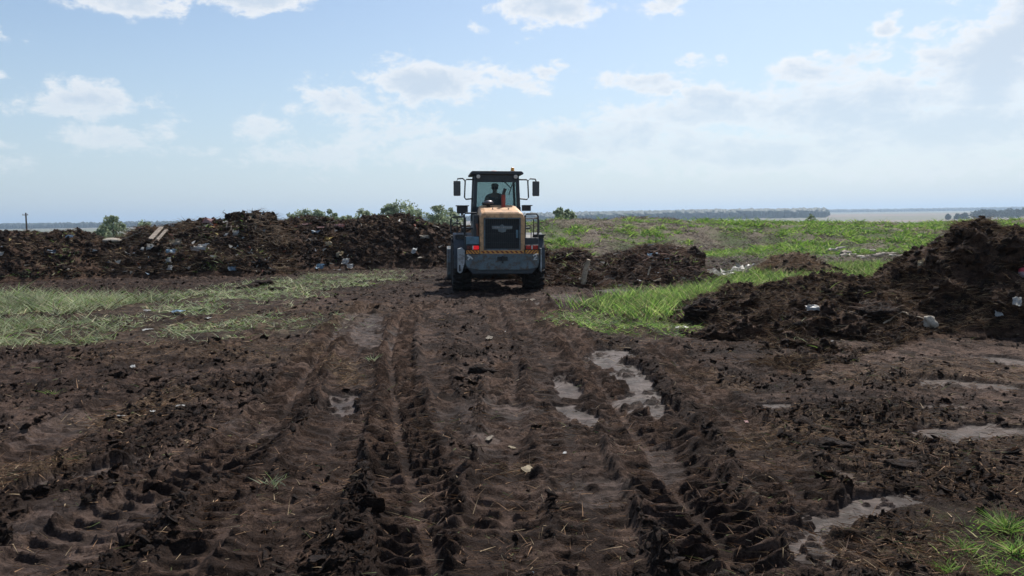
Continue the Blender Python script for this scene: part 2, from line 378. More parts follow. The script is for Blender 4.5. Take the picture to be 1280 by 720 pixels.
def ground_fn(x, y, full=True):
    x = np.asarray(x, dtype=np.float64); y = np.asarray(y, dtype=np.float64)
    near = sstep(42, 33, y)
    wx = x + 0.05 * vn(x / .11, y / .11, 40) + 0.15 * vn(x / .6, y / .6, 41); wy = y + 0.05 * vn(x / .11, y / .11, 42) + .15 * vn(x / .6, y / .6, 43)
    h = 0.05 * fbm(x, y, 2.6, 3, 1) + 0.04 * fbm(x, y, .7, 3, 5) + .02 * np.abs(fbm(x, y, .3, 3, 6))
    smooth = np.zeros_like(x)
    for A, B, w, s in PATCHES:
        q = caps(wx, wy, A, B, w + .045); smooth = np.maximum(smooth, s * sstep(1.12, .82, q * 1.1 + .38 * vn(x / .20, y / .13, 9) + .22 * vn(x / .07, y / .05, 8) + .12 * vn(x / .03, y / .02, 7)))
    green = np.zeros_like(x); straw = np.zeros_like(x)
    for A, B, w, s in GREENS: green = np.maximum(green, s * sstep(1.15, .6, caps(wx, wy, A, B, w) + .9 * fbm(x, y, .9, 4, 12)))
    for A, B, w, s in STRAWS: straw = np.maximum(straw, s * sstep(1.2, .5, caps(wx, wy, A, B, w) + .35 * fbm(x, y, .5, 3, 15)))
    rough = 0.50 + 0.8 * fbm(x, y, .8, 4, 20); rough = np.clip(rough, .20, 1.0)
    rough *= 1 - .55 * green
    mulch = np.clip(sstep(20.5, 24, y) * sstep(1.0, -1.5, x) + sstep(17, 19.5, y) * sstep(1.2, 2.5, x) * sstep(9, 6, x), 0, 1) * sstep(34, 31, y) * np.clip(.8 + fbm(x, y, 1.5, 3, 195), 0, 1)
    rough = rough + .5 * mulch
    rightflat = sstep(3.3, 4.6, x) * sstep(12, 10.5, y); rough *= 1 - .45 * rightflat
    track_m = np.zeros_like(x); dry = np.clip(.22 + .8 * fbm(x, y, 1.6, 4, 25), 0, 1)
    th = np.zeros_like(x); lugm = np.zeros_like(x)
    for i, ((yy, xx, s, sl), w, dep, pitch, crisp) in enumerate(TRACKS):
        xc = np.interp(y, yy, xx); sc = np.interp(y, yy, sl); ss = np.interp(y, yy, s)
        inside = sstep(yy[0], yy[0] + .2, y) * sstep(yy[-1], yy[-1] - 1.5, y)
        lugscale = 1 + .7 * sstep(7, 13, y)
        co = 1 / np.sqrt(1 + sc * sc); t = (x - xc) * co; arc = ss + (x - xc) * sc * co
        t = t + .025 * vn(x / .25, y / .25, 50 + i)
        hw = w / 2; m = sstep(hw + .05, hw - .02, np.abs(t)) * inside
        br = np.clip(.80 + 1.5 * fbm(x, y, 1.0, 3, 60 + i) + .6 * (crisp - .5), .60 if crisp >= 1 else .15, 1) * crisp
        ph = arc / pitch + np.where(t > 0, .18, 0) - .45 * np.abs(t) + .05 * vn(x / .12, y / .12, 70 + i) + .18 * vn(x / .6, y / .6, 170 + i)
        fr_ = ph - np.floor(ph); rd = np.where(fr_ < .16, fr_ / .16, ((1 - fr_) / .84) ** 1.6)
        lug = rd * sstep(.02, .06, np.abs(t)) * (.9 + .3 * vn(x / .09, y / .09, 80 + i))
        m = m * np.clip(.75 + 1.6 * fbm(x, y, 1.8, 2, 260 + i) + .5 * crisp, .85 if crisp >= 1 else 0, 1)
        th = np.where(m > .01, th * (1 - m) + m * (-dep * .6 + lug * (.078 if crisp >= 1 else .060) * lugscale * br + (1 - br) * .0), th)
        e = np.exp(-((np.abs(t) - hw - .07) / .075) ** 2) * inside
        th = th + e * (.035 + .045 * np.maximum(0, vn(x / .14, y / .14, 90 + i)))
        track_m = np.maximum(track_m, m * (.75 + .25 * br))
        dry = np.maximum(dry, m * (.6 + .5 * fbm(x, y, .9, 2, 119)))
        lugm = np.maximum(lugm, m * br)
    bh = np.zeros_like(x)
    for i, ((yy, xx, s, sl), w, hgt) in enumerate(BERMS):
        xc = np.interp(y, yy, xx); sc = np.interp(y, yy, sl); co = 1 / np.sqrt(1 + sc * sc)
        inside = sstep(yy[0] - .3, yy[0] + .2, y) * sstep(yy[-1], yy[-1] - 1.0, y)
        e = np.exp(-(((x - xc + .25 * fbm(x, y, .8, 2, 115 + i)) * co) / (w * 1.15)) ** 2) * inside * (.6 + .6 * fbm(x, y, .7, 2, 110 + i))
        bh = np.maximum(bh, e)
    rough = rough * (1 - .90 * track_m) + .42 * bh * (1 - .8 * track_m)
    rough = rough * (1 - .93 * smooth)
    smooth = smooth * (1 - .45 * sstep(.3, .6, vn(x / .05, y / .04, 191)) * sstep(-.1, .3, vn(x / .3, y / .3, 192)))
    h = h * (1 - .6 * smooth) + th * (1 - .8 * smooth) + .07 * bh * (1 - smooth) - .02 * smooth
    if full:
        c = .45 * domes(wx, wy, .34, .06, .13, .35, 201, .62) + .7 * domes(wx, wy, .17, .03, .07, .6, 202, .75) + .9 * domes(wx + .03, wy, .085, .014, .038, .75, 203, .8)
        tuft = np.abs(fbm(wx, wy, .12, 3, 130)) * .05
        h = h + near * rough * (c * (1.0 + .5 * sstep(9, 18, y)) + tuft + .02 * fbm(x, y, .06, 2, 140))
        h = h + near * (1 - .95 * smooth) * (1 - .85 * lugm) * (1 - .5 * green) * (.5 * domes(wx + .3, wy + .1, .07, .012, .030, .55, 204, .9) + .016 * np.abs(fbm(wx, wy, .07, 3, 145)) + .5 * domes(wx - .3, wy + .5, .13, .02, .05, .25, 205, .8))
    # embankment across the back right, and the fall to the plain behind it
    crest = np.interp(x, [-10, -2, 4, 12, 22, 34, 45], [1.1, 1.35, 1.65, 1.30, 1.10, .95, .9]) + .24 * fbm(x, y, 2.6, 4, 150)
    foot = 40 + 1.8 * fbm(x, x * 0, 6, 2, 160)
    eb = sstep(foot, 51, y) * (1 - .0 * y) * crest * sstep(-9, -3, x)
    eb = eb * sstep(78, 58, y)
    emb = sstep(foot - 1, foot + 2, y)
    h = h + eb + emb * (.24 * fbm(x, y * .6, 1.6, 4, 170) + .16 * np.abs(fbm(x, y, .6, 3, 175)))
    h = h + .18 * sstep(20, 33, y) * fbm(x, y, 4, 3, 180) * sstep(0, 4, x) - .10 * sstep(3, 12, np.abs(x) - 8) * 0
    dry = np.clip(dry + .9 * rightflat - .8 * bh, 0, 1)
    far = np.clip(sstep(27, 38, y) * sstep(0, 4, x) + emb, 0, 1)
    return h, dict(mulch=mulch, lug=lugm, smooth=smooth * sstep(40, 30, y), straw=straw, green=green, dry=dry, far=far), rough

def far_z(r):
    return -12.0 * sstep(70, 320, r) 
def far_relief(x, y):
    r = np.hypot(x, y); a = np.arctan2(x, y)
    z = far_z(r)
    z = z + sstep(1900, 3300, r) * (7 + 3 * np.sin(a * 5 + 1) + 5 * sstep(-.1, .2, a))
    z = z + sstep(3500, 7500, r) * (6 + 12 * sstep(-.3, .3, a) + 3 * np.sin(a * 9))
    return z

ds = [2.4]
while ds[-1] < 82: ds.append(ds[-1] * (1.0034 if ds[-1] < 30 else 1.007))
ds = np.array(ds); cols = np.linspace(-.80, .80, 920)
GX = ds[:, None] * cols[None, :] * 1.0; GY = np.repeat(ds[:, None], len(cols), 1)
GX = GX + rng.normal(0, .0004, GX.shape) * ds[:, None]
gh, gattr, _r = ground_fn(GX, GY)
gh = gh + far_z(np.hypot(GX, GY))
gh -= .5 * sstep(80, 82, GY) + .3 * sstep(.785, .80, np.abs(GX / GY))
ground = np_mesh('ground', np.stack([GX, GY, gh], -1).reshape(-1, 3), grid_faces(len(ds), len(cols)), M_ground, attrs={k: v.ravel() for k, v in gattr.items()}, smooth=False)
ground.name = 'ground'; tag(ground, kind='structure')
def gz(x, y): 
    x = np.atleast_1d(np.asarray(x, float)); y = np.atleast_1d(np.asarray(y, float))
    return ground_fn(x, y)[0] + far_z(np.hypot(x, y))

# the plain: one sheet out to the horizon, running under the near ground
def plain_mat():
    m, T, b = new_mat('plain')
    tc = T.node('ShaderNodeTexCoord').outputs['Object']
    mp = T.node('ShaderNodeMapping'); T.l.new(tc, mp.inputs[0]); mp.inputs['Scale'].default_value = (.0006, .0022, 0)
    vo = T.node('ShaderNodeTexVoronoi'); T.l.new(mp.outputs[0], vo.inputs[0]); vo.inputs['Scale'].default_value = 1.0
    sc = T.node('ShaderNodeSeparateColor'); T.l.new(vo.outputs['Color'], sc.inputs[0])
    c = T.mix(T.ramp(sc.outputs[0], .2, .8), (.13, .13, .075), (.21, .155, .12))
    n = T.noise(tc, .004, 6, .6); c = T.mix(T.ramp(n, .45, .7, 0, .5), c, (.10, .125, .055))
    sp = T.node('ShaderNodeSeparateXYZ'); T.l.new(tc, sp.inputs[0])
    near = T.ramp(T.math('ADD', T.math('MULTIPLY', sp.outputs[0], sp.outputs[0]), T.math('MULTIPLY', sp.outputs[1], sp.outputs[1])), 4900, 40000, 1, 0)
    c = T.mix(T.math('MULTIPLY', near, .85), c, T.mix(T.ramp(T.noise(tc, 1.5, 6, .6), .4, .6), (.045, .032, .024), (.07, .08, .03)))
    r2 = T.math('ADD', T.math('MULTIPLY', sp.outputs[0], sp.outputs[0]), T.math('MULTIPLY', sp.outputs[1], sp.outputs[1]))
    wood = T.math('MAXIMUM', T.ramp(r2, 3.2e7, 4.2e7), T.math('MULTIPLY', T.ramp(r2, 8.5e6, 1.1e7), T.ramp(T.math('DIVIDE', sp.outputs[0], sp.outputs[1]), .392, .388)))
    c = T.mix(wood, c, (.032, .055, .032))
    T.put(b.inputs['Base Color'], c); b.inputs['Roughness'].default_value = .95
    return m
rr = np.concatenate([[0.01], np.geomspace(1.5, 30000, 150)]); aa = np.linspace(0, 2 * math.pi, 241)
PX = rr[:, None] * np.sin(aa)[None]; PY = rr[:, None] * np.cos(aa)[None]
inside = sstep(86, 78, PY) * sstep(1.0, 2.6, PY) * sstep(.85, .78, np.abs(PX) / np.maximum(PY, .1))
pz = far_relief(PX, PY) - .35 * inside - .02
plain = np_mesh('plain', np.stack([PX, PY, pz], -1).reshape(-1, 3), grid_faces(len(rr), len(aa)), plain_mat(), smooth=True)
tag(plain, kind='structure')

# ------------------------------------------------------------------ strands (grass, straw, stalks) as one mesh of tapered blades
def strands(name, P, L, W, lean, cols, mat, parent=None, up=None, curl=.5, seg=2, flat=False):
    """P (n,3) roots; L, W lengths and widths; lean = how far from upright (1 = lying)"""
    n = len(P); g = np.random.default_rng(n)
    an = g.random(n) * 2 * np.pi; hd = np.stack([np.cos(an), np.sin(an), np.zeros(n)], 1)
    ln = np.clip(lean * (.6 + .8 * g.random(n)), 0, 1.25)[:, None]
    d = hd * ln + np.array([0, 0, 1.0]) * np.clip(1 - ln, -.1, 1) * 1.0; d /= np.linalg.norm(d, axis=1)[:, None]
    wa = g.random(n) * 2 * np.pi; side = np.cross(d, np.stack([np.cos(wa), np.sin(wa), .4 + 0 * wa], 1)); side /= np.linalg.norm(side, axis=1)[:, None] + 1e-6
    cv = hd * curl * g.random(n)[:, None] + np.array([0, 0, -.35]) * curl * g.random(n)[:, None]
    V = []; 
    for k in range(seg + 1):
        t = k / seg; c = P + (d * t + cv * t * t) * L[:, None]
        w = (W * (1 - .85 * t) * .5)[:, None] if seg > 0 else 0
        if k < seg: V += [c - side * w, c + side * w]
        else: V += [c]
    m = 2 * seg + 1
    V = np.stack(V, 1).reshape(-1, 3)
    base = np.arange(n)[:, None] * m; tri = []
    for k in range(seg - 1): tri += [[2 * k, 2 * k + 1, 2 * k + 3], [2 * k, 2 * k + 3, 2 * k + 2]]
    tri += [[2 * seg - 2, 2 * seg - 1, 2 * seg]]
    F = (base[:, :, None] + np.array(tri)[None].transpose(0, 1, 2)).reshape(-1, 3) if False else (base[:, None, :] + np.array(tri)[None, :, :]).reshape(-1, 3)
    C = np.repeat(cols, m, 0)
    return np_mesh(name, V, F, mat, parent, cols=C)
def palette(n, pal, jit=.25, seed=0):
    g = np.random.default_rng(seed + n); p = np.array(pal); w = p[:, 3] / p[:, 3].sum()
    c = p[g.choice(len(p), n, p=w), :3]; return np.clip(c * (1 + jit * g.normal(size=(n, 1))), .003, 1)
STRAW_PAL = [(.25, .155, .09, 2.4), (.14, .082, .050, 5), (.36, .27, .16, 1.0), (.075, .045, .029, 5)]
TWIG_PAL = [(.20, .115, .07, 4), (.11, .065, .045, 4), (.32, .24, .18, 2), (.36, .30, .25, .9)]
GRASS_L = [(.32, .37, .20, 4), (.44, .44, .29, 3), (.18, .28, .07, 3), (.50, .43, .28, 1.3), (.34, .40, .24, 2.5), (.10,.07,.04,2.5)]
GRASS_R = [(.22, .36, .07, 4), (.09, .19, .04, 3), (.36, .46, .14, 2.5), (.42, .38, .20, 1.2), (.10, .07, .04, .8)]
STALK = [(.30, .24, .205, 3), (.20, .15, .125, 3), (.40, .34, .30, 1.2), (.11, .075, .06, 3)]

def scatter(test, n, x0, x1, y0, y1, seed):
    """n candidate points spread with more of them close to the camera, kept by test(x, y, rand)"""
    g = np.random.default_rng(seed); 
    y = 1 / (1 / y1 + (1 / y0 - 1 / y1) * g.random(n)); a = x0 + (x1 - x0) * g.random(n); x = a * y
    k = test(x, y, g.random(n)); return x[k], y[k]

# grass, left and right patches
def grass_patch(name, idx, n, pal, Lr, Wr, lean, seed, thin=1.0, power=1.0, patchy=False):
    patchy = pal is GRASS_L
    A, B, w, s = GREENS[idx]; a = gp(*A)[:2]; b = gp(*B)[:2]; g = np.random.default_rng(seed)
    t = g.random(n) * 1.3 - .15; an = g.random(n) * 6.283; rad = w * 1.15 * np.sqrt(g.random(n))
    x = a[0] + (b[0] - a[0]) * t + rad * np.cos(an); y = a[1] + (b[1] - a[1]) * t + rad * np.sin(an)
    q = caps(x, y, A, B, w) + 1.3 * fbm(x, y, 1.1, 4, 12) + .3 * vn(x / .25, y / .25, 13)
    k = g.random(n) < sstep(1.15, .55, q) ** power * thin * (sstep(-.32, .10, fbm(x, y, .7, 4, 18)) if patchy else 1)
    x, y = x[k], y[k]; m = len(x); z = gz(x, y) - .01
    clump = .6 + .6 * (vn(x / .35, y / .35, 14) * .5 + .5)
    L = (Lr[0] + (Lr[1] - Lr[0]) * g.random(m)) * clump; W = Wr * (.6 + .8 * g.random(m))
    return np.stack([x, y, z], 1), L, W, palette(m, pal, .25, seed) * (1 + .55 * fbm(x, y, .7, 3, 19))[:, None].clip(.45, 1.6), lean
def patch_obj(name, specs, mat=M_grass, **kw):
    P = np.concatenate([s[0] for s in specs]); L = np.concatenate([s[1] for s in specs]); W = np.concatenate([s[2] for s in specs]); C = np.concatenate([s[3] for s in specs])
    lean = np.concatenate([np.full(len(s[0]), s[4]) for s in specs])
    return tag(strands(name, P, L, W, lean, C, mat, **kw), kind='stuff')
patch_obj('grass', [grass_patch('g', 0, 22000, GRASS_L, (.16, .50), .015, .55, 1), grass_patch('g', 1, 10000, GRASS_L, (.12, .36), .013, .62, 2),
                    grass_patch('g', 2, 26000, GRASS_L, (.08, .26), .016, .7, 3, .8), grass_patch('g', 3, 6500, GRASS_L, (.08, .22), .015, .7, 4, .9),
                    grass_patch('g', 4, 1500, GRASS_L, (.08, .2), .018, .7, 5, .6), grass_patch('g', 11, 4500, GRASS_L, (.08, .2), .015, .75, 6, .6)])
patch_obj('grass', [grass_patch('g', 5, 4500, GRASS_R, (.08, .2), .013, .7, 7, .8), grass_patch('g', 5, 2500, GRASS_L, (.08, .2), .013, .7, 17, .8), grass_patch('g', 6, 17000, GRASS_R, (.2, .52), .018, .42, 8),
                    grass_patch('g', 7, 16000, GRASS_R, (.16, .45), .022, .45, 9, .9), grass_patch('g', 10, 6000, GRASS_R, (.12, .25), .03, .5, 10)])
patch_obj('grass', [grass_patch('g', 8, 800, GRASS_R, (.05, .13), .007, .5, 11, .8), grass_patch('g', 9, 900, GRASS_R, (.03, .10), .006, .65, 12, .7)])

# dry straw and grass bits lying in the mud
def t_straw(x, y, r):
    h, at, rg = ground_fn(x, y, False)
    return r < np.clip(.16 + at['straw'] * .9 + .25 * fbm(x, y, .8, 3, 33), .04, 1) * (1 - .7 * at['smooth'])
x, y = scatter(t_straw, 90000, -.72, .72, 3.4, 26, 5)
g = np.random.default_rng(5); m = len(x)
o = strands('straw_bits', np.stack([x, y, gz(x, y) + .010], 1), (.03 + .10 * g.random(m) ** 2) * (1 + y * .03), .0025 + .0009 * y * (.5 + g.random(m)) * .6, np.full(m, .95), palette(m, [(.24, .14, .075, 4), (.13, .07, .04, 4), (.34, .25, .15, 1.5), (.05, .03, .02, 2), (.12, .15, .05, .5)], .3, 2), M_strand, curl=.35)
tag(o, kind='stuff')

# ------------------------------------------------------------------ clods of mud: a small library, instanced on points
def lump_mesh(name, seed, mat, sub=2, jag=.35):
    bm = bmesh.new(); bmesh.ops.create_icosphere(bm, subdivisions=sub, radius=1)
    g = random.Random(seed); off = Vector((g.random() * 50, g.random() * 50, g.random() * 50))
    from mathutils import noise as mn
    for v in bm.verts:
        n = v.co.normalized(); k = 1 + jag * mn.noise(n * 1.3 + off) * 1.6 + jag * .6 * mn.noise(n * 3.1 + off) + jag * .3 * mn.noise(n * 7 + off)
        v.co = n * k; v.co.z *= .7
    me = bpy.data.meshes.new(name); bm.to_mesh(me); bm.free(); me.materials.append(mat)
    for p in me.polygons: p.use_smooth = True
    return bpy.data.objects.new(name, me)
def library(name, objs):
    c = bpy.data.collections.new(name)
    for o in objs: c.objects.link(o)
    return c
LIB_CLOD = library('clod_library', [lump_mesh('clod_%02d' % i, i, M_clod, 2, .62) for i in range(7)])
def instance_group(name, lib):
    ng = bpy.data.node_groups.new(name, 'GeometryNodeTree')
    ng.interface.new_socket('Geometry', in_out='INPUT', socket_type='NodeSocketGeometry'); ng.interface.new_socket('Geometry', in_out='OUTPUT', socket_type='NodeSocketGeometry')
    N = ng.nodes; Lk = ng.links; gi = N.new('NodeGroupInput'); go = N.new('NodeGroupOutput')
    ci = N.new('GeometryNodeCollectionInfo'); ci.inputs['Collection'].default_value = lib; ci.inputs['Separate Children'].default_value = True; ci.inputs['Reset Children'].default_value = True
    ip = N.new('GeometryNodeInstanceOnPoints'); ip.inputs['Pick Instance'].default_value = True
    def na(nm, typ):
        a = N.new('GeometryNodeInputNamedAttribute'); a.data_type = typ; a.inputs['Name'].default_value = nm; return a.outputs['Attribute']
    er = N.new('FunctionNodeEulerToRotation'); Lk.new(na('rot', 'FLOAT_VECTOR'), er.inputs[0])
    Lk.new(gi.outputs[0], ip.inputs['Points']); Lk.new(ci.outputs[0], ip.inputs['Instance']); Lk.new(er.outputs[0], ip.inputs['Rotation'])
    Lk.new(na('scl', 'FLOAT_VECTOR'), ip.inputs['Scale']); Lk.new(na('idx', 'INT'), ip.inputs['Instance Index']); Lk.new(ip.outputs[0], go.inputs[0])
    return ng
NG_CLOD = instance_group('scatter_clods', LIB_CLOD)
def instances(name, P, rot, scl, idx, ng, parent=None):
    me = bpy.data.meshes.new(name); me.vertices.add(len(P)); me.vertices.foreach_set('co', np.asarray(P, np.float32).ravel())
    a = me.attributes.new('rot', 'FLOAT_VECTOR', 'POINT'); a.data.foreach_set('vector', np.asarray(rot, np.float32).ravel())
    a = me.attributes.new('scl', 'FLOAT_VECTOR', 'POINT'); a.data.foreach_set('vector', np.asarray(scl, np.float32).ravel())
    a = me.attributes.new('idx', 'INT', 'POINT'); a.data.foreach_set('value', np.asarray(idx, np.int32))
    o = link(bpy.data.objects.new(name, me), parent); md = o.modifiers.new('scatter', 'NODES'); md.node_group = ng
    return tag(o, kind='stuff')
def t_clod(x, y, r):
    h, at, rg = ground_fn(x, y, False)
    return (r < np.clip(rg - .12, 0.07, 1.0) ** 1.2 * (1 - .82 * np.clip(at['lug'] * 1.6, 0, 1)) * (1 + 1.2 * sstep(14, 22, y))) & (at['smooth'] < .3) & (at['green'] < .7)
x, y = scatter(t_clod, 210000, -.74, .74, 3.3, 31, 9)
g = np.random.default_rng(9); m = len(x)
sz = .003 + .017 * g.random(m) ** 6 + .024 * g.random(m) ** 60; sz = sz * (1 + .04 * y)
instances('mud_clods', np.stack([x, y, gz(x, y) + sz * .1], 1), g.random((m, 3)) * [1.0, 1.0, 6.28], sz[:, None] * (.5 + 1.3 * g.random((m, 3))) * [1.25, 1, .6], g.integers(0, 7, m), NG_CLOD)

# ------------------------------------------------------------------ heaps
def heap(name, label, crest, base, back, mat, res, seed, clumps=.22, n_clod=3000, n_straw=3000, straw_pal=STRAW_PAL, straw_len=(.08, .4), n_tuft=0, n_bits=0, steep=1.1, ends=(.6, .6), group=None):
    C = np.array([dp(u, v, d) for (u, v, d) in crest]); B = np.array([[dp(u, 400, d)[0], d] for (u, d) in base])
    x0, x1 = C[0, 0] - ends[0], C[-1, 0] + ends[1]; y0 = B[:, 1].min() - .4; y1 = C[:, 1].max() + back + .3
    nx = int((x1 - x0) / res); ny = int((y1 - y0) / res)
    X, Y = np.meshgrid(np.linspace(x0, x1, nx), np.linspace(y0, y1, ny))
    def hf(X, Y):
        zc = np.interp(X, C[:, 0], C[:, 2]); yc = np.interp(X, C[:, 0], C[:, 1]); yf = np.interp(X, B[:, 0], B[:, 1])
        yf = yf + .8 * fbm(X, X * 0 + seed, 1.2, 4, seed) * min(1, back / 2)
        f = np.clip((Y - yf) / (yc - yf), 0, 1); bk = np.clip((Y - yc) / back, 0, 1)
        p = np.where(Y < yc, np.sin(f * np.pi / 2) ** steep, np.cos(bk * np.pi / 2) ** .8)
        e = sstep(x0, x0 + ends[0], X) * sstep(x1, x1 - ends[1], X)
        return zc * p * e, p * e
    h, p = hf(X, Y)
    amp = sstep(0, .35, p); sl = 4 * p * (1 - p) * .6 + .35
    wX = X + .12 * vn(X / .4, Y / .4, seed + 1); wY = Y + .12 * vn(X / .4, Y / .4, seed + 2)
    n = clumps * (fbm(wX, wY, .95, 4, seed + 3, .55)) + clumps * .75 * (domes(wX, wY, 1.0, .25, .55, .6, seed + 5, .7) - .12) + clumps * 1.6 * domes(wX, wY, .36, .07, .2, .7, seed + 6, .75) + .7 * domes(wX, wY, .15, .03, .08, .7, seed + 7, .8)
    n = n - clumps * .5 * np.abs(fbm(wX, wY, .45, 3, seed + 8))
    Z = h + n * amp * (.55 + sl * .5)
    dX = clumps * .8 * fbm(X, Y + Z, .5, 3, seed + 9) * amp; dY = clumps * .9 * fbm(X + Z, Y, .4, 3, seed + 10) * amp - .12 * clumps * amp * vn(X / .25, Z / .2, seed + 11)
    Z = np.where(p < .02, -.25, Z)
    V = np.stack([X + dX, Y + dY, Z], -1).reshape(-1, 3)
    o = np_mesh(name, V, grid_faces(ny, nx), mat)
    tag(o, label, 'heap', group)
    # where to strew things: vertices in view of the front
    ok = np.where((p.ravel() > .10) & (Y.ravel() < np.interp(X.ravel(), C[:, 0], C[:, 1]) + back * .5))[0]
    g = np.random.default_rng(seed)
    if n_clod:
        k = g.choice(ok, n_clod); s = (.010 + .050 * g.random(n_clod) ** 3.5) * (1.0 + .045 * (y0 - 9))
        instances('clods', V[k] + g.normal(0, .02, (n_clod, 3)), g.random((n_clod, 3)) * [1.2, 1.2, 6.28], s[:, None] * (.6 + .8 * g.random((n_clod, 3))), g.integers(0, 7, n_clod), NG_CLOD, o)
    if n_straw:
        cl = fbm(V[:, 0], V[:, 1], .8, 3, seed + 20)[ok]; w = np.clip(cl + .5, .12, 1) ** 1.5; w /= w.sum()
        k = g.choice(ok, n_straw, p=w); L = straw_len[0] + (straw_len[1] - straw_len[0]) * g.random(n_straw) ** 2
        d = V[k, 1]
        tag(strands('straw', V[k] + [0, 0, .01], L, .002 + .00045 * d * (.4 + g.random(n_straw)), np.full(n_straw, .8), palette(n_straw, straw_pal, .3, seed), M_strand, o, curl=.6), kind='stuff')
    if n_tuft:
        cl = fbm(V[:, 0], V[:, 1], 1.1, 3, seed + 30)[ok]; w = np.clip(cl - .12, .0, 1) ** 1.5 + 1e-5; w /= w.sum()
        k = g.choice(ok, n_tuft, p=w)
        tag(strands('weeds', V[k], .06 + .14 * g.random(n_tuft), (.0005 + .0008 * g.random(n_tuft)) * y0, np.full(n_tuft, .6), palette(n_tuft, GRASS_R + GRASS_L, .3, seed), M_grass, o), kind='stuff')
    if n_bits:
        k = g.choice(ok, n_bits); tag(strands('litter', V[k] + [0, -.05, .03], .08 + .16 * g.random(n_bits) ** 2, .04 + .14 * g.random(n_bits) ** 2, np.full(n_bits, .8),
            palette(n_bits, [(.5, .48, .44, 4), (.40, .36, .30, 4), (.22, .30, .38, 1), (.40, .17, .12, .8), (.45, .34, .12, .6), (.25, .33, .22, .6)], .25, seed), M_strand, o), kind='stuff')
    def at(u, v):
        """the heap's surface point seen nearest to photo pixel (u, v)"""
        r = ray(u, v); q = V - np.array([0, 0, CAM_H]); t = (q @ r) / (r @ r)
        dd = np.linalg.norm(q - t[:, None] * r, axis=1) / np.maximum(t, 1)
        c = np.where(dd < dd.min() + .0016)[0]; return V[c[np.argmin(V[c, 1])]].copy()
    return o, at

heapA, atA = heap('soil_heap', 'long low dark brown soil heap at the far left edge behind the pale grass',
    [(-120, 297, 30), (-40, 296, 30), (0, 294, 30), (20, 292, 30), (45, 291.5, 30), (60, 294, 30), (75, 291, 30), (105, 291, 30), (118, 297, 30), (130, 303, 30)],
    [(-120, 26), (0, 26.3), (80, 26.3), (140, 27)], 2.6, M_heap, .05, 300, .28, 7000, 16000, n_bits=60, n_tuft=900, ends=(.5, 1.6))
heapB, atB = heap('refuse_heap', 'tall brown heap of dug soil mixed with rubbish, boards and roots left of the loader',
    [(128, 305, 30.5), (145, 301, 30.5), (160, 297, 30.5), (172, 289, 30.8), (185, 285, 31), (200, 281, 31), (212, 284, 31), (235, 279, 31), (255, 276, 31), (268, 272, 31), (290, 274, 31), (305, 271, 31), (318, 268, 31), (330, 268, 31), (342, 277, 31), (350, 292, 31), (365, 312, 30.5)],
    [(120, 27.2), (240, 26.8), (300, 27), (375, 27.6)], 2.6, M_heap, .045, 320, .40, 10000, 26000, n_bits=420, straw_pal=STRAW_PAL + [(.26, .2, .13, 3)], straw_len=(.1, .55), n_tuft=1300, ends=(1.0, .5))
heapC, atC = heap('soil_heap', 'broad dark soil heap with a rough straw crust directly left of the loader',
    [(348, 283, 33.5), (356, 277, 33.5), (375, 275, 33.5), (400, 276, 33.5), (430, 277, 33.5), (455, 273, 33.5), (480, 274, 33.5), (503, 271, 33.5), (520, 270, 33.5), (532, 277, 33.5), (548, 283, 33.5), (580, 285, 33.5), (620, 290, 33.5), (668, 300, 33.5)],
    [(340, 28.6), (440, 29.6), (500, 30), (680, 30.2)], 3.0, M_heap, .05, 340, .32, 9000, 22000, n_bits=180, n_tuft=700, ends=(.5, 1.0))
heapD, atD = heap('soil_heap', 'low dark heap with tangled brown roots just right of the loader',
    [(668, 322, 24), (688, 318, 24), (705, 313, 24), (722, 312, 24), (740, 327, 24), (765, 320, 24), (790, 314, 24.4), (815, 309, 24.6), (845, 312, 24.4), (868, 322, 24), (884, 337, 23.5)],
    [(665, 21.3), (720, 20.8), (800, 21.0), (890, 22)], 2.0, M_heap, .035, 360, .27, 6000, 14000, TWIG_PAL, (.1, .5), n_bits=60, n_tuft=1200, ends=(.5, .5))
heapE, atE = heap('straw_heap', 'small tan heap of dry straw beyond the bright green grass on the right',
    [(962, 330, 25.5), (978, 318, 25.5), (995, 315, 25.5), (1010, 322, 25.5), (1035, 332, 25.2), (1055, 338, 25)],
    [(955, 23.6), (1000, 23.2), (1060, 23.6)], 1.6, M_heap_tan, .05, 380, .10, 300, 3500, [(.30, .2, .13, 3), (.2, .13, .08, 2), (.36, .27, .18, 1)], (.08, .3), ends=(.4, .6))
heapF, atF = heap('soil_heap', 'big crumbling dark peat heap rising at the right edge of the yard',
    [(845, 398, 14.6), (870, 383, 14.8), (900, 372, 15), (930, 366, 15.2), (960, 362, 15.2), (1000, 358, 15), (1040, 352, 14.6), (1075, 345, 14.3), (1105, 340, 14), (1128, 328, 13.8), (1146, 320, 13.7), (1153, 306, 13.6), (1163, 306, 13.6), (1171, 317, 13.6), (1190, 316, 13.5), (1200, 298, 13.4), (1215, 291, 13.4), (1240, 289, 13.4), (1262, 289, 13.4), (1280, 286, 13.4), (1330, 285, 13.5), (1400, 290, 13.5), (1500, 320, 13.5)],
    [(840, 13.2), (900, 10.6), (960, 9.3), (1020, 8.9), (1080, 9.3), (1130, 10.3), (1180, 11.0), (1280, 11.2), (1500, 11.4)], 2.6, M_heap, .024, 400, .42, 22000, 90000, STRAW_PAL + [(.22, .15, .085, 5)], (.04, .24), n_tuft=500, steep=1.15, ends=(.3, 1.2))

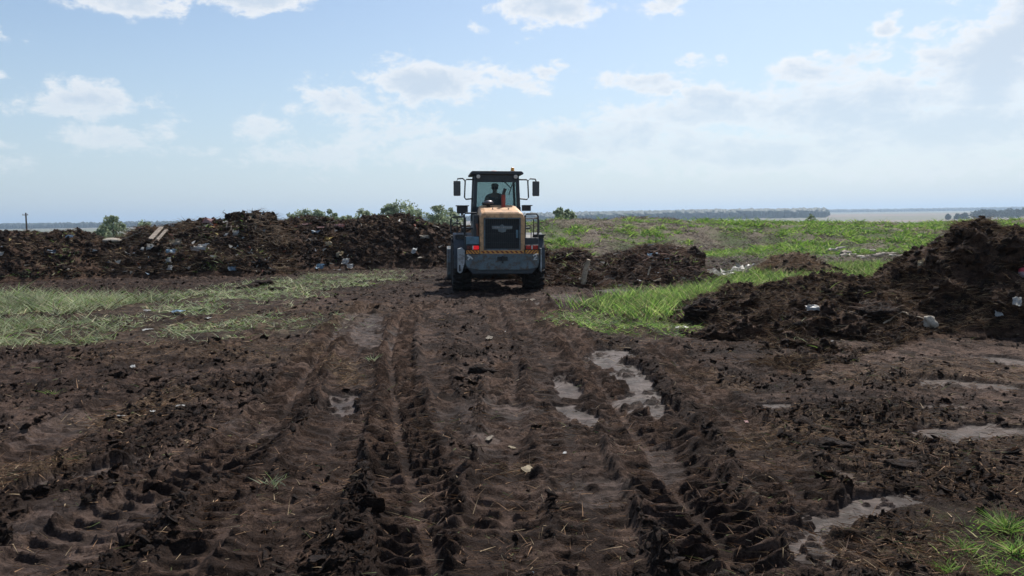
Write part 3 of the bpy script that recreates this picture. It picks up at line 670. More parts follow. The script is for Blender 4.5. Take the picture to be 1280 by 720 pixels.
# ------------------------------------------------------------------ weeds and dead stalks on the embankment
g = np.random.default_rng(77)
n = 95000; y = 37 + 22 * g.random(n); x = (-.02 + .76 * g.random(n)) * y
gm = fbm(x, y, 3.0, 4, 210) + .55 * (sstep(8, 17, x) - .62) + .5 * fbm(x, y, .8, 3, 215)
isg = (gm + .12 * g.normal(size=n)) > .0; ck = .35 + 1.5 * np.clip(fbm(x, y, .9, 3, 216) + .35, 0, 1); Pz = np.stack([x, y, gz(x, y)], 1)
k = ~isg & (g.random(n) < .8); m = k.sum()
tag(strands('dead_stalks', Pz[k], ck[k] * (.06 + .24 * g.random(m)), .016 + .022 * g.random(m), np.full(m, .7), palette(m, STALK, .25, 3), M_strand), kind='stuff')
k = isg & (g.random(n) < sstep(.30, .62, ck)); m = k.sum()
tag(strands('weeds', Pz[k], ck[k] * (.10 + .32 * g.random(m) ** 1.5), .03 + .06 * g.random(m), np.full(m, .6), palette(m, [(.20, .34, .055, 3), (.09, .19, .04, 2), (.30, .41, .10, 2.5), (.30, .27, .15, .8)], .25, 4), M_grass), kind='stuff')
# rough ground between the low heap and the embankment
n = 16000; y = 24 + 14 * g.random(n); x = (.05 + .65 * g.random(n)) * y
gm = fbm(x, y, 2.2, 3, 230); k = (gm > -.1); m = k.sum(); Pz = np.stack([x[k], y[k], gz(x[k], y[k])], 1)
tag(strands('dead_stalks', Pz, .08 + .25 * g.random(m), .018 + .02 * g.random(m), np.full(m, .75), palette(m, STALK + [(.10, .17, .04, 3)], .25, 5), M_strand), kind='stuff')

# ------------------------------------------------------------------ brush pile of roots on the low heap, roots on the refuse heap
def brush(name, label, cx, cy, cz, rx, ry, rz, n, seed, rad=.008, pal=(.10, .055, .038)):
    g = random.Random(seed); b = MB()
    for i in range(n):
        a = g.random() * 6.28; r = math.sqrt(g.random()); z = (1 - r * r) * rz * g.random()
        p = Vector((cx + rx * r * math.cos(a), cy + ry * r * math.sin(a), cz + z)); d = Vector((g.gauss(0, 1), g.gauss(0, 1), g.gauss(.1, .45))).normalized()
        pts = [p]; L = .18 + .45 * g.random()
        for k in range(4):
            d = (d + Vector((g.gauss(0, .35), g.gauss(0, .35), g.gauss(-.05, .25)))).normalized(); pts.append(pts[-1] + d * L / 4)
        b.tube(pts, rad * (.5 + g.random()), 3, rad * .3)
    o = b.build(name, simple_mat('bark_' + str(seed), pal, .85, var=.5, nscale=3)); tag(o, label, 'brush'); return o
p = atD(830, 330); brush('brush_pile', 'tangled pile of reddish brown roots and twigs on the right half of the low heap', p[0], p[1] + .4, .25, 1.2, .9, .85, 420, 1, .011, (.15, .08, .055))
p = atB(315, 300); brush('root_tangle', 'tangle of pale brown roots and stalks on top of the tall rubbish heap', p[0], p[1] + .9, 1.1, 1.0, 1.1, 1.1, 480, 2, .012, (.17, .115, .07))

# ------------------------------------------------------------------ trees beyond the heaps
M_bark = simple_mat('bark', (.10, .08, .06), .9, var=.4, nscale=4, bump=.4)
def tree_mesh(seed, H, W, leaves, leaf, pal, core=True):
    g = np.random.default_rng(seed); b = MB()
    b.tube([(0, 0, -.6), (0.05, 0, H * .25), (-.05, .04, H * .5), (0, 0, H * .8)], H * .028, 7, H * .008)
    for i in range(9):
        a = i * 2.4 + g.random(); z = H * (.18 + .045 * i); L = W * (.20 + .10 * g.random())
        b.tube([(0, 0, z), (L * .5 * math.cos(a), L * .5 * math.sin(a), z + L * .35), (L * math.cos(a), L * math.sin(a), z + L * .9)], H * .012, 5, H * .004)
    bmesh.ops.recalc_face_normals(b.bm, faces=b.bm.faces[:]); tm = bpy.data.meshes.new('trunk'); b.bm.to_mesh(tm); b.bm.free(); tm.materials.append(M_bark)
    nc = 60; an = g.random(nc) * 6.283; rr_ = np.sqrt(g.random(nc)); zz = g.random(nc)
    prof = np.sin(np.clip(zz * .82 + .16, 0, 1) * np.pi) ** .6
    cc = np.stack([W * .40 * rr_ * prof * np.cos(an), W * .40 * rr_ * prof * np.sin(an), H * (.16 + .76 * zz)], 1); cr = W * (.05 + .10 * g.random(nc))
    ci = g.integers(0, nc, leaves); d = g.normal(size=(leaves, 3)); d /= np.linalg.norm(d, axis=1)[:, None]
    P = cc[ci] + d * (cr[ci] * (.55 + .55 * g.random(leaves)))[:, None] * [1, 1, .8]
    u = g.normal(size=(leaves, 3)); u /= np.linalg.norm(u, axis=1)[:, None]; w = np.cross(u, g.normal(size=(leaves, 3))); w /= np.linalg.norm(w, axis=1)[:, None]
    s = (leaf * (.5 + .9 * g.random(leaves)))[:, None]
    V = np.stack([P - u * s, P + w * s * .6, P + u * s, P - w * s * .6], 1).reshape(-1, 3); F = np.arange(leaves * 4).reshape(-1, 4)
    C = palette(leaves, pal, .25, seed) * (.75 + .5 * g.random(nc)[ci])[:, None]
    return tm, V, F, np.repeat(C, 4, 0)
TREE_PAL = [(.30, .36, .22, 3), (.21, .27, .17, 3), (.40, .44, .28, 1.5)]
def tree(name, label, u, vtop, vbase_z, d, W, seed, leaves=2200, leaf=.15, pal=TREE_PAL, group=None):
    top = dp(u, vtop - (2.5 if d < 200 else 0), d)[2]; W = W * (1.3 if d < 200 else 1); H = top - vbase_z; x = dp(u, 272, d)[0]
    tm, V, F, C = tree_mesh(seed, H, W, leaves, leaf, pal)
    r = empty(name, (x, d, vbase_z)); tag(r, label, 'tree', group)
    link(bpy.data.objects.new('trunk', tm), r); o = np_mesh('crown', V, F, M_leaf, r, cols=C)
    return r
GT = 'trees beyond the heaps'
def zf(d, x=0): return float(far_z(np.array([math.hypot(d, x)]))[0])
for i, (u, vt, d, W, lab) in enumerate([
        (141, 272, 95, 2.9, 'round green tree standing alone between the low dark heap and the rubbish heap'),
        (126, 283, 90, 1.8, 'small dark bush leaning against the lone round tree at far left'),
        (181, 277, 130, 3.2, 'faint low bush showing over the left flank of the rubbish heap'),
        (364, 268, 120, 3.0, 'leftmost low tree over the dark heap, just right of the tall rubbish heap'),
        (381, 262, 118, 3.6, 'spreading tree over the dark heap, left one of a close pair'),
        (398, 263, 118, 3.2, 'spreading tree over the dark heap, right one of a close pair'),
        (414, 262, 110, 2.6, 'compact round topped tree standing singly above the middle of the dark heap'),
        (433, 270, 110, 3.2, 'lowest bush, only its top shows above the dark heap'),
        (454, 262, 112, 3.6, 'middling bushy tree left of the tallest tree over the dark heap'),
        (486, 256, 100, 3.0, 'narrow dark tree touching the left side of the tallest tree'),
        (501, 252, 100, 4.8, 'tallest tree of the row behind the dark heap'),
        (520, 262, 104, 3.0, 'grey green bush at the right foot of the tallest tree'),
        (548, 257, 96, 3.6, 'airy tree immediately left of the loader cab step'),
        (564, 260, 100, 3.0, 'bushy tree partly hidden behind the left handrail of the loader'),
        (699, 261, 98, 2.4, 'left half of the tree clump just right of the loader'),
        (711, 262, 99, 2.2, 'right half of the tree clump just right of the loader')]):
    tree('deciduous_tree', lab, u, vt, zf(d, (u - 640) / FPX * d) - .3, d, W, 40 + i, group=GT)
for i, (u, vt, d, lab) in enumerate([(1185, 267.5, 1500, 'tiny isolated bush on the plain, leftmost of the far right trees'), (1197, 267, 1560, 'tiny bush on the plain, second of the far right trees'), (1206, 266.5, 1560, 'low bush just left of the wooded clump at far right'),
        (1220, 264, 1700, 'dense tree at the left end of the wooded clump on the far right horizon'), (1229, 262, 1700, 'rounded dense tree, second from left in the wooded clump on the horizon'), (1239, 261.5, 1700, 'large dense tree, third from left in the wooded clump on the horizon'),
        (1250, 263, 1720, 'lower tree filling the dip of the wooded clump on the horizon'), (1261, 261, 1700, 'tall tree right of the dip in the wooded clump on the horizon'), (1271, 261.5, 1700, 'second last tree in view of the wooded clump on the horizon'), (1281, 260.5, 1700, 'last tree of the wooded clump, cut by the right edge of the photo')]):
    tree('distant_tree', lab, u, vt, -12.5, d, (12, 30)[d > 1600] + (i * 7 % 5) * 2, 80 + i, 900, 1.5, [(.035, .055, .028, 1), (.05, .07, .035, 1)], 'trees on the far plain')
tree('shrub', 'tiny dark shrub poking above the embankment in front of the far forest', 1013, 270.5, zf(70) + .9, 60, .8, 98, 300, .08, TREE_PAL)

# far forest: a wood that reads as one mass
def forest(name, rows, n, seed, Hc, Wc, pal):
    g = np.random.default_rng(seed); bm = bmesh.new(); bmesh.ops.create_icosphere(bm, subdivisions=1, radius=1)
    iv = np.array([v.co[:] for v in bm.verts]); fc = np.array([[v.index for v in f.verts] for f in bm.faces]); bm.free()
    u0, u1, d0, d1 = rows
    u = u0 + (u1 - u0) * g.random(n); d = d0 + (d1 - d0) * g.random(n); x = (u - 640) / FPX * d; z = far_relief(x, d)
    H = Hc * (.88 + .24 * g.random(n)) * (1 + .12 * fbm(x, d, 160, 2, seed)); W = Wc * (.7 + .6 * g.random(n))
    V = iv[None] * np.stack([W * 1.6, W, H * .55], 1)[:, None, :] * (1 + .08 * g.normal(size=(n, len(iv), 1))) + np.stack([x, d, z + H * .45], 1)[:, None, :]
    F = (np.arange(n)[:, None, None] * len(iv) + fc[None]).reshape(-1, 3)
    C = np.repeat(palette(n, pal, .2, seed), len(iv), 0)
    return tag(np_mesh(name, V.reshape(-1, 3), F, M_leaf, cols=C), kind='stuff')
FP = [(.020, .042, .034, 1), (.028, .055, .040, 1)]
forest('forest', (-260, 640, 3000, 3300), 1500, 1, 20, 9, FP)
forest('forest', (600, 1032, 2300, 2900), 2000, 2, 24, 9, FP)
forest('forest', (600, 1500, 5600, 6200), 1500, 3, 22, 16, FP)
# a faint far hill
hx = np.linspace(-1, 1, 40); hy = np.linspace(-1, 1, 12); HX, HY = np.meshgrid(hx, hy)
HZ = 95 * np.exp(-(HX * 1.7) ** 2) * (1 - HY ** 2) * (1 + .2 * np.sin(HX * 9)) - 25
hill = np_mesh('far_hill', np.stack([(1010 - 640) / FPX * 17000 + HX * 1500, 17000 + HY * 900, HZ], -1).reshape(-1, 3), grid_faces(12, 40), simple_mat('hill_grass', (.07, .09, .05), .95, nscale=.002), smooth=True)
tag(hill, kind='structure')

# ------------------------------------------------------------------ utility pole
def pole(name, label, u, vt, d, r):
    top = dp(u, vt, d); z0 = zf(d, top[0]) - .5
    e = empty(name, (top[0], d, z0)); tag(e, label, 'pole')
    MB().tube([(0, 0, 0), (0, 0, (top[2] - z0) * .5), (.02, 0, top[2] - z0)], r, 8, r * .7).build('shaft', simple_mat('weathered_wood_pole', (.10, .085, .075), .9, bump=.3), e)
    MB().box((0, -.14, top[2] - z0 - .35), (.9, .09, .10)).build('crossarm', simple_mat('weathered_wood_arm', (.11, .095, .08), .9), e)
    for sx in (-.38, .38): MB().lathe([(0, .02), (.05, .05), (.11, .05), (.15, .02)], (sx, -.14, top[2] - z0 - .30), 'Z', 8).build('insulator', simple_mat('porcelain_brown', (.2, .17, .15), .3), e)
pole('utility_pole', 'thin weathered utility pole on the plain behind the low left heap', 32, 266, 130, .16)

# ------------------------------------------------------------------ wheel loader
M_orange = simple_mat('faded_orange_paint', (.70, .40, .20), .5, var=.12, nscale=3, dirt=((.22, .13, .08), .7), bump=.05)
M_orange_d = M_orange
M_grey = simple_mat('slate_grey_paint', (.115, .155, .175), .5, var=.25, nscale=4, dirt=((.10, .07, .05), .85), bump=.08)
M_dark = simple_mat('dark_cab_paint', (.028, .036, .046), .45, var=.25, nscale=5, dirt=((.09, .08, .07), .3))
M_lgrey = simple_mat('pale_grey_paint', (.40, .42, .43), .55, var=.2, nscale=5, dirt=((.14, .11, .09), .7))
M_teal = simple_mat('blue_grey_paint', (.12, .22, .28), .5, var=.15, nscale=5, dirt=((.08, .07, .06), .4))
M_rubber = simple_mat('muddy_rubber', (.014, .013, .013), .9, var=.3, nscale=7, dirt=((.035, .024, .019), .75), bump=.3)
M_rim = simple_mat('rim_paint', (.10, .085, .07), .7, dirt=((.05, .035, .03), .7))
M_blackm = simple_mat('black_steel', (.020, .021, .024), .5, var=.2, dirt=((.07, .06, .05), .3))
M_steel = simple_mat('worn_steel', (.34, .33, .32), .45, metal=.6, dirt=((.08, .055, .04), .6))
M_red = simple_mat('red_exhaust_paint', (.30, .045, .03), .6, dirt=((.08, .04, .03), .6))
M_redlens = simple_mat('red_lens', (.45, .02, .015), .2, var=.1)
M_amber = simple_mat('amber_lens', (.85, .33, .02), .25, var=.05)
M_white = simple_mat('white_paint', (.72, .72, .70), .6, var=.1, dirt=((.3, .26, .22), .5))
M_hz_o = simple_mat('hazard_orange', (.80, .36, .06), .5, var=.1, dirt=((.3, .18, .09), .4))
M_hz_r = simple_mat('hazard_brown_red', (.22, .045, .02), .5, var=.1)
def lamp_mat(name, col, e):
    m, T, b = new_mat(name); b.inputs['Base Color'].default_value = (*col, 1); b.inputs['Emission Color'].default_value = (*col, 1); b.inputs['Emission Strength'].default_value = e; return m
M_lit = lamp_mat('lit_tail_lamp', (.9, .015, .02), .35)
def glass_mat(name, tintc, alpha):
    m, T, b = new_mat(name)
    tr = T.node('ShaderNodeBsdfTransparent'); tr.inputs[0].default_value = (*tintc, 1)
    b.inputs['Base Color'].default_value = (.1, .12, .13, 1); b.inputs['Roughness'].default_value = .08
    mx = T.node('ShaderNodeMixShader'); mx.inputs[0].default_value = alpha
    T.l.new(tr.outputs[0], mx.inputs[1]); T.l.new(b.outputs[0], mx.inputs[2]); T.l.new(mx.outputs[0], T.n['Material Output'].inputs[0]); return m
M_glass = glass_mat('cab_glass', (.74, .82, .82), .16)

loader = empty('wheel_loader', (-.245, 20.0, -.02), (0, R(.85), R(5.4)))
tag(loader, 'orange and slate grey wheel loader seen from behind on the muddy yard', 'wheel loader')
L = loader
# hood: sloping top with chamfered shoulders, ribs meet the grille
def hood():
    b = MB(); secs = [(0.0, 2.00, .565), (.05, 2.05, .555), (1.5, 2.24, .53)]
    rings = []
    for (y, zt, hw) in secs:
        pr = [(-hw, 1.02), (-hw, zt - .13), (-hw + .045, zt - .03), (-hw + .14, zt), (hw - .14, zt), (hw - .045, zt - .03), (hw, zt - .13), (hw, 1.02)]
        rings.append([b.bm.verts.new((x, y, z)) for x, z in pr])
    for a, c in zip(rings, rings[1:]):
        for k in range(8): b.bm.faces.new((a[k], a[(k + 1) % 8], c[(k + 1) % 8], c[k]))
    b.bm.faces.new(rings[-1])
    return b, rings[0]
b, r0 = hood()
# rear face as a frame around the grille opening
gi = [b.bm.verts.new(p) for p in ((-.46, 0, 1.10), (-.46, 0, 1.90), (.46, 0, 1.90), (.46, 0, 1.10))]
b.bm.faces.new((r0[0], r0[1], r0[2], r0[3], gi[1], gi[0])); b.bm.faces.new((r0[3], r0[4], gi[2], gi[1])); b.bm.faces.new((r0[4], r0[5], r0[6], r0[7], gi[3], gi[2])); b.bm.faces.new((r0[7], r0[0], gi[0], gi[3]))
gj = [b.bm.verts.new((v.co.x, .10, v.co.z)) for v in gi]
for k in range(4): b.bm.faces.new((gi[k], gi[(k + 1) % 4], gj[(k + 1) % 4], gj[k]))
hd = b.build('hood', M_orange, L, bevel=.012)
MB().box((0, .74, 2.135), (.62, .8, .012), (R(7.2), 0, 0)).build('top_panel', M_orange_d, hd, bevel=.004)
for sx in (-1, 1):
    MB().tube([(sx * .2, .42, 2.105), (sx * .2, .42, 2.135), (sx * .2, .56, 2.155), (sx * .2, .56, 2.12)], .008, 6).build('hood_handle', M_blackm, hd)
grl = MB().box((0, .11, 1.5), (.93, .02, .81)).build('grille', M_blackm, L)
fr = MB(); 
for c, s in (((0, .0, 1.885), (.92, .05, .035)), ((0, .0, 1.115), (.92, .05, .035)), ((-.442, .0, 1.5), (.036, .05, .735)), ((.442, .0, 1.5), (.036, .05, .735))): fr.box(c, s)
fr.build('grille_frame', M_grey, grl)
barm = None
for i in range(17):
    x = -.40 + .05 * i
    if barm is None: barm = MB().box((0, .05, 1.5), (.014, .03, .74)).build('grille_bar', M_dark, grl); barm.location.x = x
    else:
        c = barm.copy(); COL.objects.link(c); c.location.x = x
for z in (1.28, 1.5, 1.72): MB().box((0, .078, z), (.85, .015, .02)).build('grille_bar', M_dark, grl)
# emblem: grey bar with a pointed middle, and the small white sticker beside it
em = MB(); em.prism([(-.26, 1.70), (-.25, 1.62), (-.10, 1.615), (-.09, 1.555), (0, 1.535), (.09, 1.555), (.10, 1.615), (.25, 1.62), (.26, 1.70), (.05, 1.70), (0, 1.745), (-.05, 1.70)], .012, .03)
em = em.build('emblem', simple_mat('emblem_grey', (.16, .19, .20), .4, var=.2), grl)
for i, w in enumerate((.03, .035, .03, .04, .03)):
    MB().box((-.22 + i * .048, .008, 1.66), (w, .008, .035)).build('letter', M_steel, em); MB().box((.03 + i * .048, .008, 1.66), (w, .008, .035)).build('letter', M_steel, em)
MB().box((.375, .03, 1.50), (.055, .012, .20)).build('sticker', M_teal, grl)
# hazard stripes: base strip with slanting bars, each a piece
def hazard(x0, x1, z0, z1, y, parent, slant, n):
    st = MB().box(((x0 + x1) / 2, y, (z0 + z1) / 2), (x1 - x0, .012, z1 - z0)).build('hazard_strip', M_hz_o, parent)
    w = (x1 - x0) / n; h = z1 - z0; s = slant * h * .9
    for i in range(n):
        a = x0 + w * (i + .25); c = a + w * .45
        pr = [(min(max(a - s / 2, x0), x1), z0 + .002), (min(max(c - s / 2, x0), x1), z0 + .002), (min(max(c + s / 2, x0), x1), z1 - .002), (min(max(a + s / 2, x0), x1), z1 - .002)]
        MB().prism(pr, y - .011, y - .0065).build('hazard_bar', M_hz_r, st)
hazard(-.535, .535, 1.022, 1.085, -.035, L, -1, 9)
hazard(-.90, -.575, 1.01, 1.10, -.06, L, -1, 4); hazard(.575, .90, 1.01, 1.10, -.06, L, 1, 4)
MB().box((0, -.01, 1.05), (1.10, .038, .09)).build('hood_sill', M_orange, L)
# counterweight
cw = MB().prism([(-.93, 1.005), (.93, 1.005), (.93, .80), (.88, .66), (.62, .60), (-.62, .60), (-.88, .66), (-.93, .80)], -.045, .75).build('counterweight', M_grey, L, bevel=.02)
MB().box((0, -.052, .885), (.26, .03, .10)).build('tow_slot', M_blackm, cw)
MB().tube([(0, -.11, .78), (0, -.11, .96)], .02, 8).build('tow_pin', M_blackm, cw)
MB().prism([(-.88, .655), (.88, .655), (.74, .50), (-.74, .50)], -.02, .7).build('lower_counterweight', M_dark, cw, bevel=.02)
MB().prism([(-1.11, 1.13), (-1.0, 1.16), (-.935, 1.10), (-.935, .80), (-1.0, .56), (-1.05, .53), (-1.11, .56)], -.06, .30).build('side_plate', M_lgrey, cw, bevel=.012)
MB().box((-1.06, -.068, .66), (.035, .02, .16)).build('plate_slot', M_blackm, cw)
MB().prism([(.955, 1.14), (.985, 1.14), (.985, .54), (.955, .58)], -.06, .55).build('side_plate', M_lgrey, cw, bevel=.008)
# white paint marks at both ends of the counterweight
mk = MB()
for a, c in (((-.88, .97), (-.78, .93)), ((-.86, .86), (-.79, .94)), ((-.80, .93), (-.74, .88)), ((-.84, .93), (-.86, .99))): mk.tube([(a[0], -.05, a[1]), (c[0], -.05, c[1])], .019, 5)
mk.build('paint_mark', M_white, cw)
mk = MB()
for pts in ([(.77, .95), (.80, .98), (.85, .975), (.86, .94), (.80, .89), (.78, .865), (.87, .865)],): mk.tube([(x, -.05, z) for x, z in pts], .019, 5)
mk.build('paint_mark', M_white, cw)
# tail lamps and their brackets
for sx in (-1, 1):
    hs = MB().box((sx * .735, -.03, 1.165), (.33, .08, .125)).build('tail_lamp', M_blackm, L, bevel=.01)
    MB().box((sx * .66, -.076, 1.165), (.15, .02, .095)).build('lens', M_lit if sx < 0 else M_redlens, hs, bevel=.008)
    MB().box((sx * .735, -.078, 1.165), (.028, .02, .095)).build('reflector', M_white, hs)
    MB().box((sx * .815, -.076, 1.165), (.14, .02, .095)).build('lens', M_redlens if sx > 0 else simple_mat('dark_red_lens', (.10, .015, .012), .3), hs, bevel=.008)
# left side box, dark body between the hood and the fenders
MB().box((-.735, .10, 1.335), (.31, .25, .19)).build('tool_box', M_teal, L, bevel=.012)
MB().box((-.72, .45, 1.24), (.40, .55, .40)).build('battery_box', M_dark, L, bevel=.015)
MB().box((.74, .45, 1.24), (.40, .55, .32)).build('battery_box', M_dark, L, bevel=.015)
MB().box((-.64, .40, 1.70), (.12, .30, .55)).build('side_grille', M_dark, L, bevel=.01)
MB().tube([(-.60, .22, 1.45), (-.60, .22, 1.62), (-.62, .25, 1.75)], .03, 8).build('coolant_hose', simple_mat('rusty_hose', (.20, .08, .05), .7), L)
# wheels
def wheel(cx, cy, parent, Rr=.70, W=.46, side=1):
    prof = [(-W / 2 + .02, .36), (-W / 2, .42), (-W / 2 - .01, .54), (-W / 2 + .03, Rr - .07), (-W / 2 + .08, Rr - .03), (W / 2 - .08, Rr - .03), (W / 2 - .03, Rr - .07), (W / 2 + .01, .54), (W / 2, .42), (W / 2 - .02, .36)]
    rim = MB().lathe([(-W * .40, .36), (-W * .42, .37), (-W * .20, .33), (-W * .12, .14), (-W * .28, .12), (-W * .28, .06), (W * .28, .06), (W * .28, .12), (W * .12, .14), (W * .2, .33), (W * .42, .37), (W * .40, .36)], (0, 0, 0), 'X', 28)
    ro = rim.build('wheel', M_rim, parent, smooth=False, loc=(cx, cy, Rr))
    t = MB().lathe(prof, (0, 0, 0), 'X', 48)
    n = 22
    for k in range(n):
        for s in (-1, 1):
            a = 2 * math.pi * (k + (.5 if s > 0 else 0)) / n
            ret = bmesh.ops.create_cube(t.bm, size=1.0); vs = ret['verts']
            for v in vs:
                v.co.x *= W * .50; v.co.y *= .085; v.co.z *= .06
                v.co.y += v.co.x * .35 * s
            bmesh.ops.translate(t.bm, verts=vs, vec=(s * W * .26, 0, Rr - .015))
            bmesh.ops.rotate(t.bm, verts=vs, cent=(0, 0, 0), matrix=Matrix.Rotation(a, 3, 'X'))
    t.build('tyre', M_rubber, ro)
    return ro
for sx in (-1, 1):
    wheel(sx * .93 - .05, .98, L)
    fd = MB(); pr = []
    for k in range(9):
        a = math.pi * (1.02 - k / 8 * .80); pr.append((.98 + .82 * math.cos(a), .72 + .80 * math.sin(a)))
    pr += [(y, z - .035) for (y, z) in pr[::-1]]
    fd.prism(pr, sx * .68 - .05, sx * 1.15 - .05, 'X'); fd.build('fender', M_dark, L)
MB().tube([(-.9, .98, .70), (.9, .98, .70)], .13, 10).build('rear_axle', M_dark, L)
MB().box((0, .98, .72), (.42, .5, .42)).build('axle_housing', M_dark, L, bevel=.05)
MB().box((0, 1.9, .85), (.75, 2.6, .45)).build('chassis', M_dark, L, bevel=.02)
# front frame, front wheels, arms and bucket
for sx in (-1, 1): wheel(sx * .965, 3.55, L)
MB().tube([(-.9, 3.55, .70), (.9, 3.55, .70)], .13, 10).build('front_axle', M_dark, L)
MB().prism([(3.0, .6), (3.0, 1.2), (3.5, 1.75), (3.8, 1.75), (4.1, 1.0), (4.1, .6)], -.32, .32, 'X').build('front_frame', M_orange, L, bevel=.02)
for sx in (-1, 1): MB().prism([(3.55, 1.62), (3.75, 1.75), (4.5, 1.25), (4.95, .50), (4.80, .42), (4.3, 1.08)], sx * .40 - .04, sx * .40 + .04, 'X').build('lift_arm', M_orange, L, bevel=.01)
MB().tube([(0, 3.75, 1.5), (0, 4.5, 1.3)], .06, 10).tube([(0, 4.5, 1.3), (0, 4.98, .92)], .035, 8).build('tilt_cylinder', M_steel, L)
bk = MB(); prb = [(5.75, .03), (5.05, .03), (4.90, .16), (4.86, .55), (4.98, .95), (5.10, 1.04)]
prb += [(y + .03, z + .03) if z < .5 else (y + .035, z - .0) for (y, z) in prb[::-1]]
bk.prism(prb, -1.28, 1.28, 'X'); bko = bk.build('bucket', M_grey, L)
for sx in (-1, 1): MB().prism([(5.75, .03), (5.05, .03), (4.90, .16), (4.86, .55), (4.98, .95), (5.10, 1.04), (5.25, .98), (5.72, .10)], sx * 1.285 - .012, sx * 1.285 + .012, 'X').build('side_cutter', M_steel, bko)
for i in range(8): MB().prism([(5.74, .02), (5.74, .08), (5.93, .035)], -1.15 + i * .328 - .05, -1.15 + i * .328 + .05, 'X').build('bucket_tooth', M_steel, bko)
# cab
CY0, CY1 = 1.75, 3.05    # rear and front of the cab
zr, zb = 3.05, 1.45      # top of posts, cab floor
cab = MB().box((0, (CY0 + CY1) / 2, 1.62), (1.28, CY1 - CY0, .42)).build('cab_floor', M_dark, L, bevel=.02)
MB().box((0, CY0 + .03, 1.99), (1.30, .06, .42)).build('cab_rear_panel', M_dark, cab, bevel=.01)
wt, wb = .60, .66
for sx in (-1, 1):
    MB().prism([(sx * wb, 1.75), (sx * (wb - .10), 1.75), (sx * (wt - .09), zr), (sx * wt, zr)], CY0, CY0 + .10).build('cab_post', M_dark, cab, bevel=.01)
    MB().prism([(sx * wb, 1.75), (sx * (wb - .07), 1.75), (sx * (wt - .06), zr), (sx * wt, zr)], CY1 - .08, CY1).build('cab_post', M_dark, cab, bevel=.01)
    MB().prism([(sx * (wb - .02), 1.78), (sx * (wb - .03), 1.78), (sx * (wt - .03), zr - .02), (sx * (wt - .02), zr - .02)], CY0 + .10, CY1 - .08).build('side_window', M_glass, cab)
    MB().prism([(sx * (wb - .005), 1.80), (sx * (wb - .035), 1.80), (sx * (wt - .03), zr), (sx * wt, zr)], 2.38, 2.44).build('door_post', M_dark, cab)
MB().box((0, CY0 + .05, 2.97), (1.18, .09, .22)).build('rear_header', M_dark, cab, bevel=.01)
MB().box((0, CY1 - .04, 3.0), (1.18, .07, .12)).build('front_header', M_dark, cab, bevel=.01)
MB().box((0, CY1 - .04, 1.90), (1.24, .07, .22)).build('dashboard_panel', M_dark, cab, bevel=.01)
MB().box((0, CY0 + .045, 2.53), (1.12, .008, .70)).build('rear_window', M_glass, cab)
MB().box((0, CY1 - .04, 2.47), (1.14, .008, .93)).build('windscreen', M_glass, cab)
rf = MB().prism([(-.70, 3.06), (-.72, 3.10), (-.66, 3.15), (.66, 3.15), (.72, 3.10), (.70, 3.06)], CY0 - .10, CY1 + .12).build('roof', M_dark, cab, bevel=.015)
for sx in (-1, 1):
    wl = MB().lathe([(-.03, .045), (-.04, .062), (.02, .060), (.05, .03)], (sx * .50 - .0, CY0 - .08, 3.0), 'Y', 16).build('work_lamp', M_blackm, cab)
    MB().lathe([(-.055, .05), (-.042, .055)], (sx * .50, CY0 - .08, 3.0), 'Y', 16).build('lens', simple_mat('clear_lens_%d' % (sx + 1), (.62, .58, .52), .25, var=.1), wl)
    MB().tube([(sx * .50, CY0 - .06, 3.05), (sx * .50, CY0 - .06, 3.09)], .012, 6).build('lamp_bracket', M_blackm, wl)
bc = MB().lathe([(3.145, .055), (3.165, .055), (3.17, .048), (3.24, .046), (3.26, .03)], (.44, CY0 + .15, 0), 'Z', 16).build('beacon', M_amber, cab, smooth=True)
MB().lathe([(3.145, .062), (3.17, .062)], (.44, CY0 + .15, 0), 'Z', 16).build('beacon_base', M_blackm, bc)
MB().lathe([(3.145, .12), (3.165, .11), (3.185, .06), (3.19, .01)], (-.05, CY0 + .35, 0), 'Z', 18).build('roof_horn', simple_mat('faded_red_cover', (.42, .19, .14), .6), cab, smooth=True)
wp = MB().tube([(.14, CY0 - .03, 2.93), (.38, CY0 - .03, 2.70)], .014, 6).build('wiper_arm', M_blackm, cab)
MB().box((.37, CY0 - .025, 2.66), (.022, .02, .30), (0, R(18), 0)).build('wiper_blade', M_blackm, wp)
# seat, steering wheel
MB().box((-.02, 2.18, 1.95), (.46, .46, .12)).build('seat', M_blackm, L, bevel=.03)
MB().box((-.02, 1.98, 2.20), (.42, .09, .46), (R(-6), 0, 0)).build('seat_backrest', M_blackm, L, bevel=.03)
sw = MB().tube([(-.02, 2.78, 1.82), (-.02, 2.62, 2.16)], .022, 8).build('steering_column', M_blackm, L)
pts = []
for k in range(21):
    a = 2 * math.pi * k / 20; pts.append((-.02 + .20 * math.cos(a), 2.61 - .09 * math.sin(a), 2.18 + .178 * math.sin(a)))
MB().tube(pts, .014, 6).build('steering_wheel', M_blackm, L)
MB().box((-.34, 1.90, 2.24), (.09, .06, .17)).build('control_box', M_blackm, L, bevel=.01)
# exhaust stack and intake bowl on the hood
ex = MB().tube([(.12, 1.05, 2.16), (.12, 1.05, 2.50)], .055, 14).build('exhaust_stack', M_red, L)
MB().tube([(.12, 1.05, 2.46), (.13, 1.05, 2.56), (.17, 1.05, 2.66)], .040, 12).build('exhaust_tip', M_blackm, ex)
pc = MB().lathe([(2.18, .05), (2.26, .05), (2.265, .14), (2.30, .145), (2.345, .10), (2.36, .02)], (-.27, 1.1, 0), 'Z', 20).build('air_intake', simple_mat('dull_metal_bowl', (.12, .11, .12), .35, metal=.4), L, smooth=True)
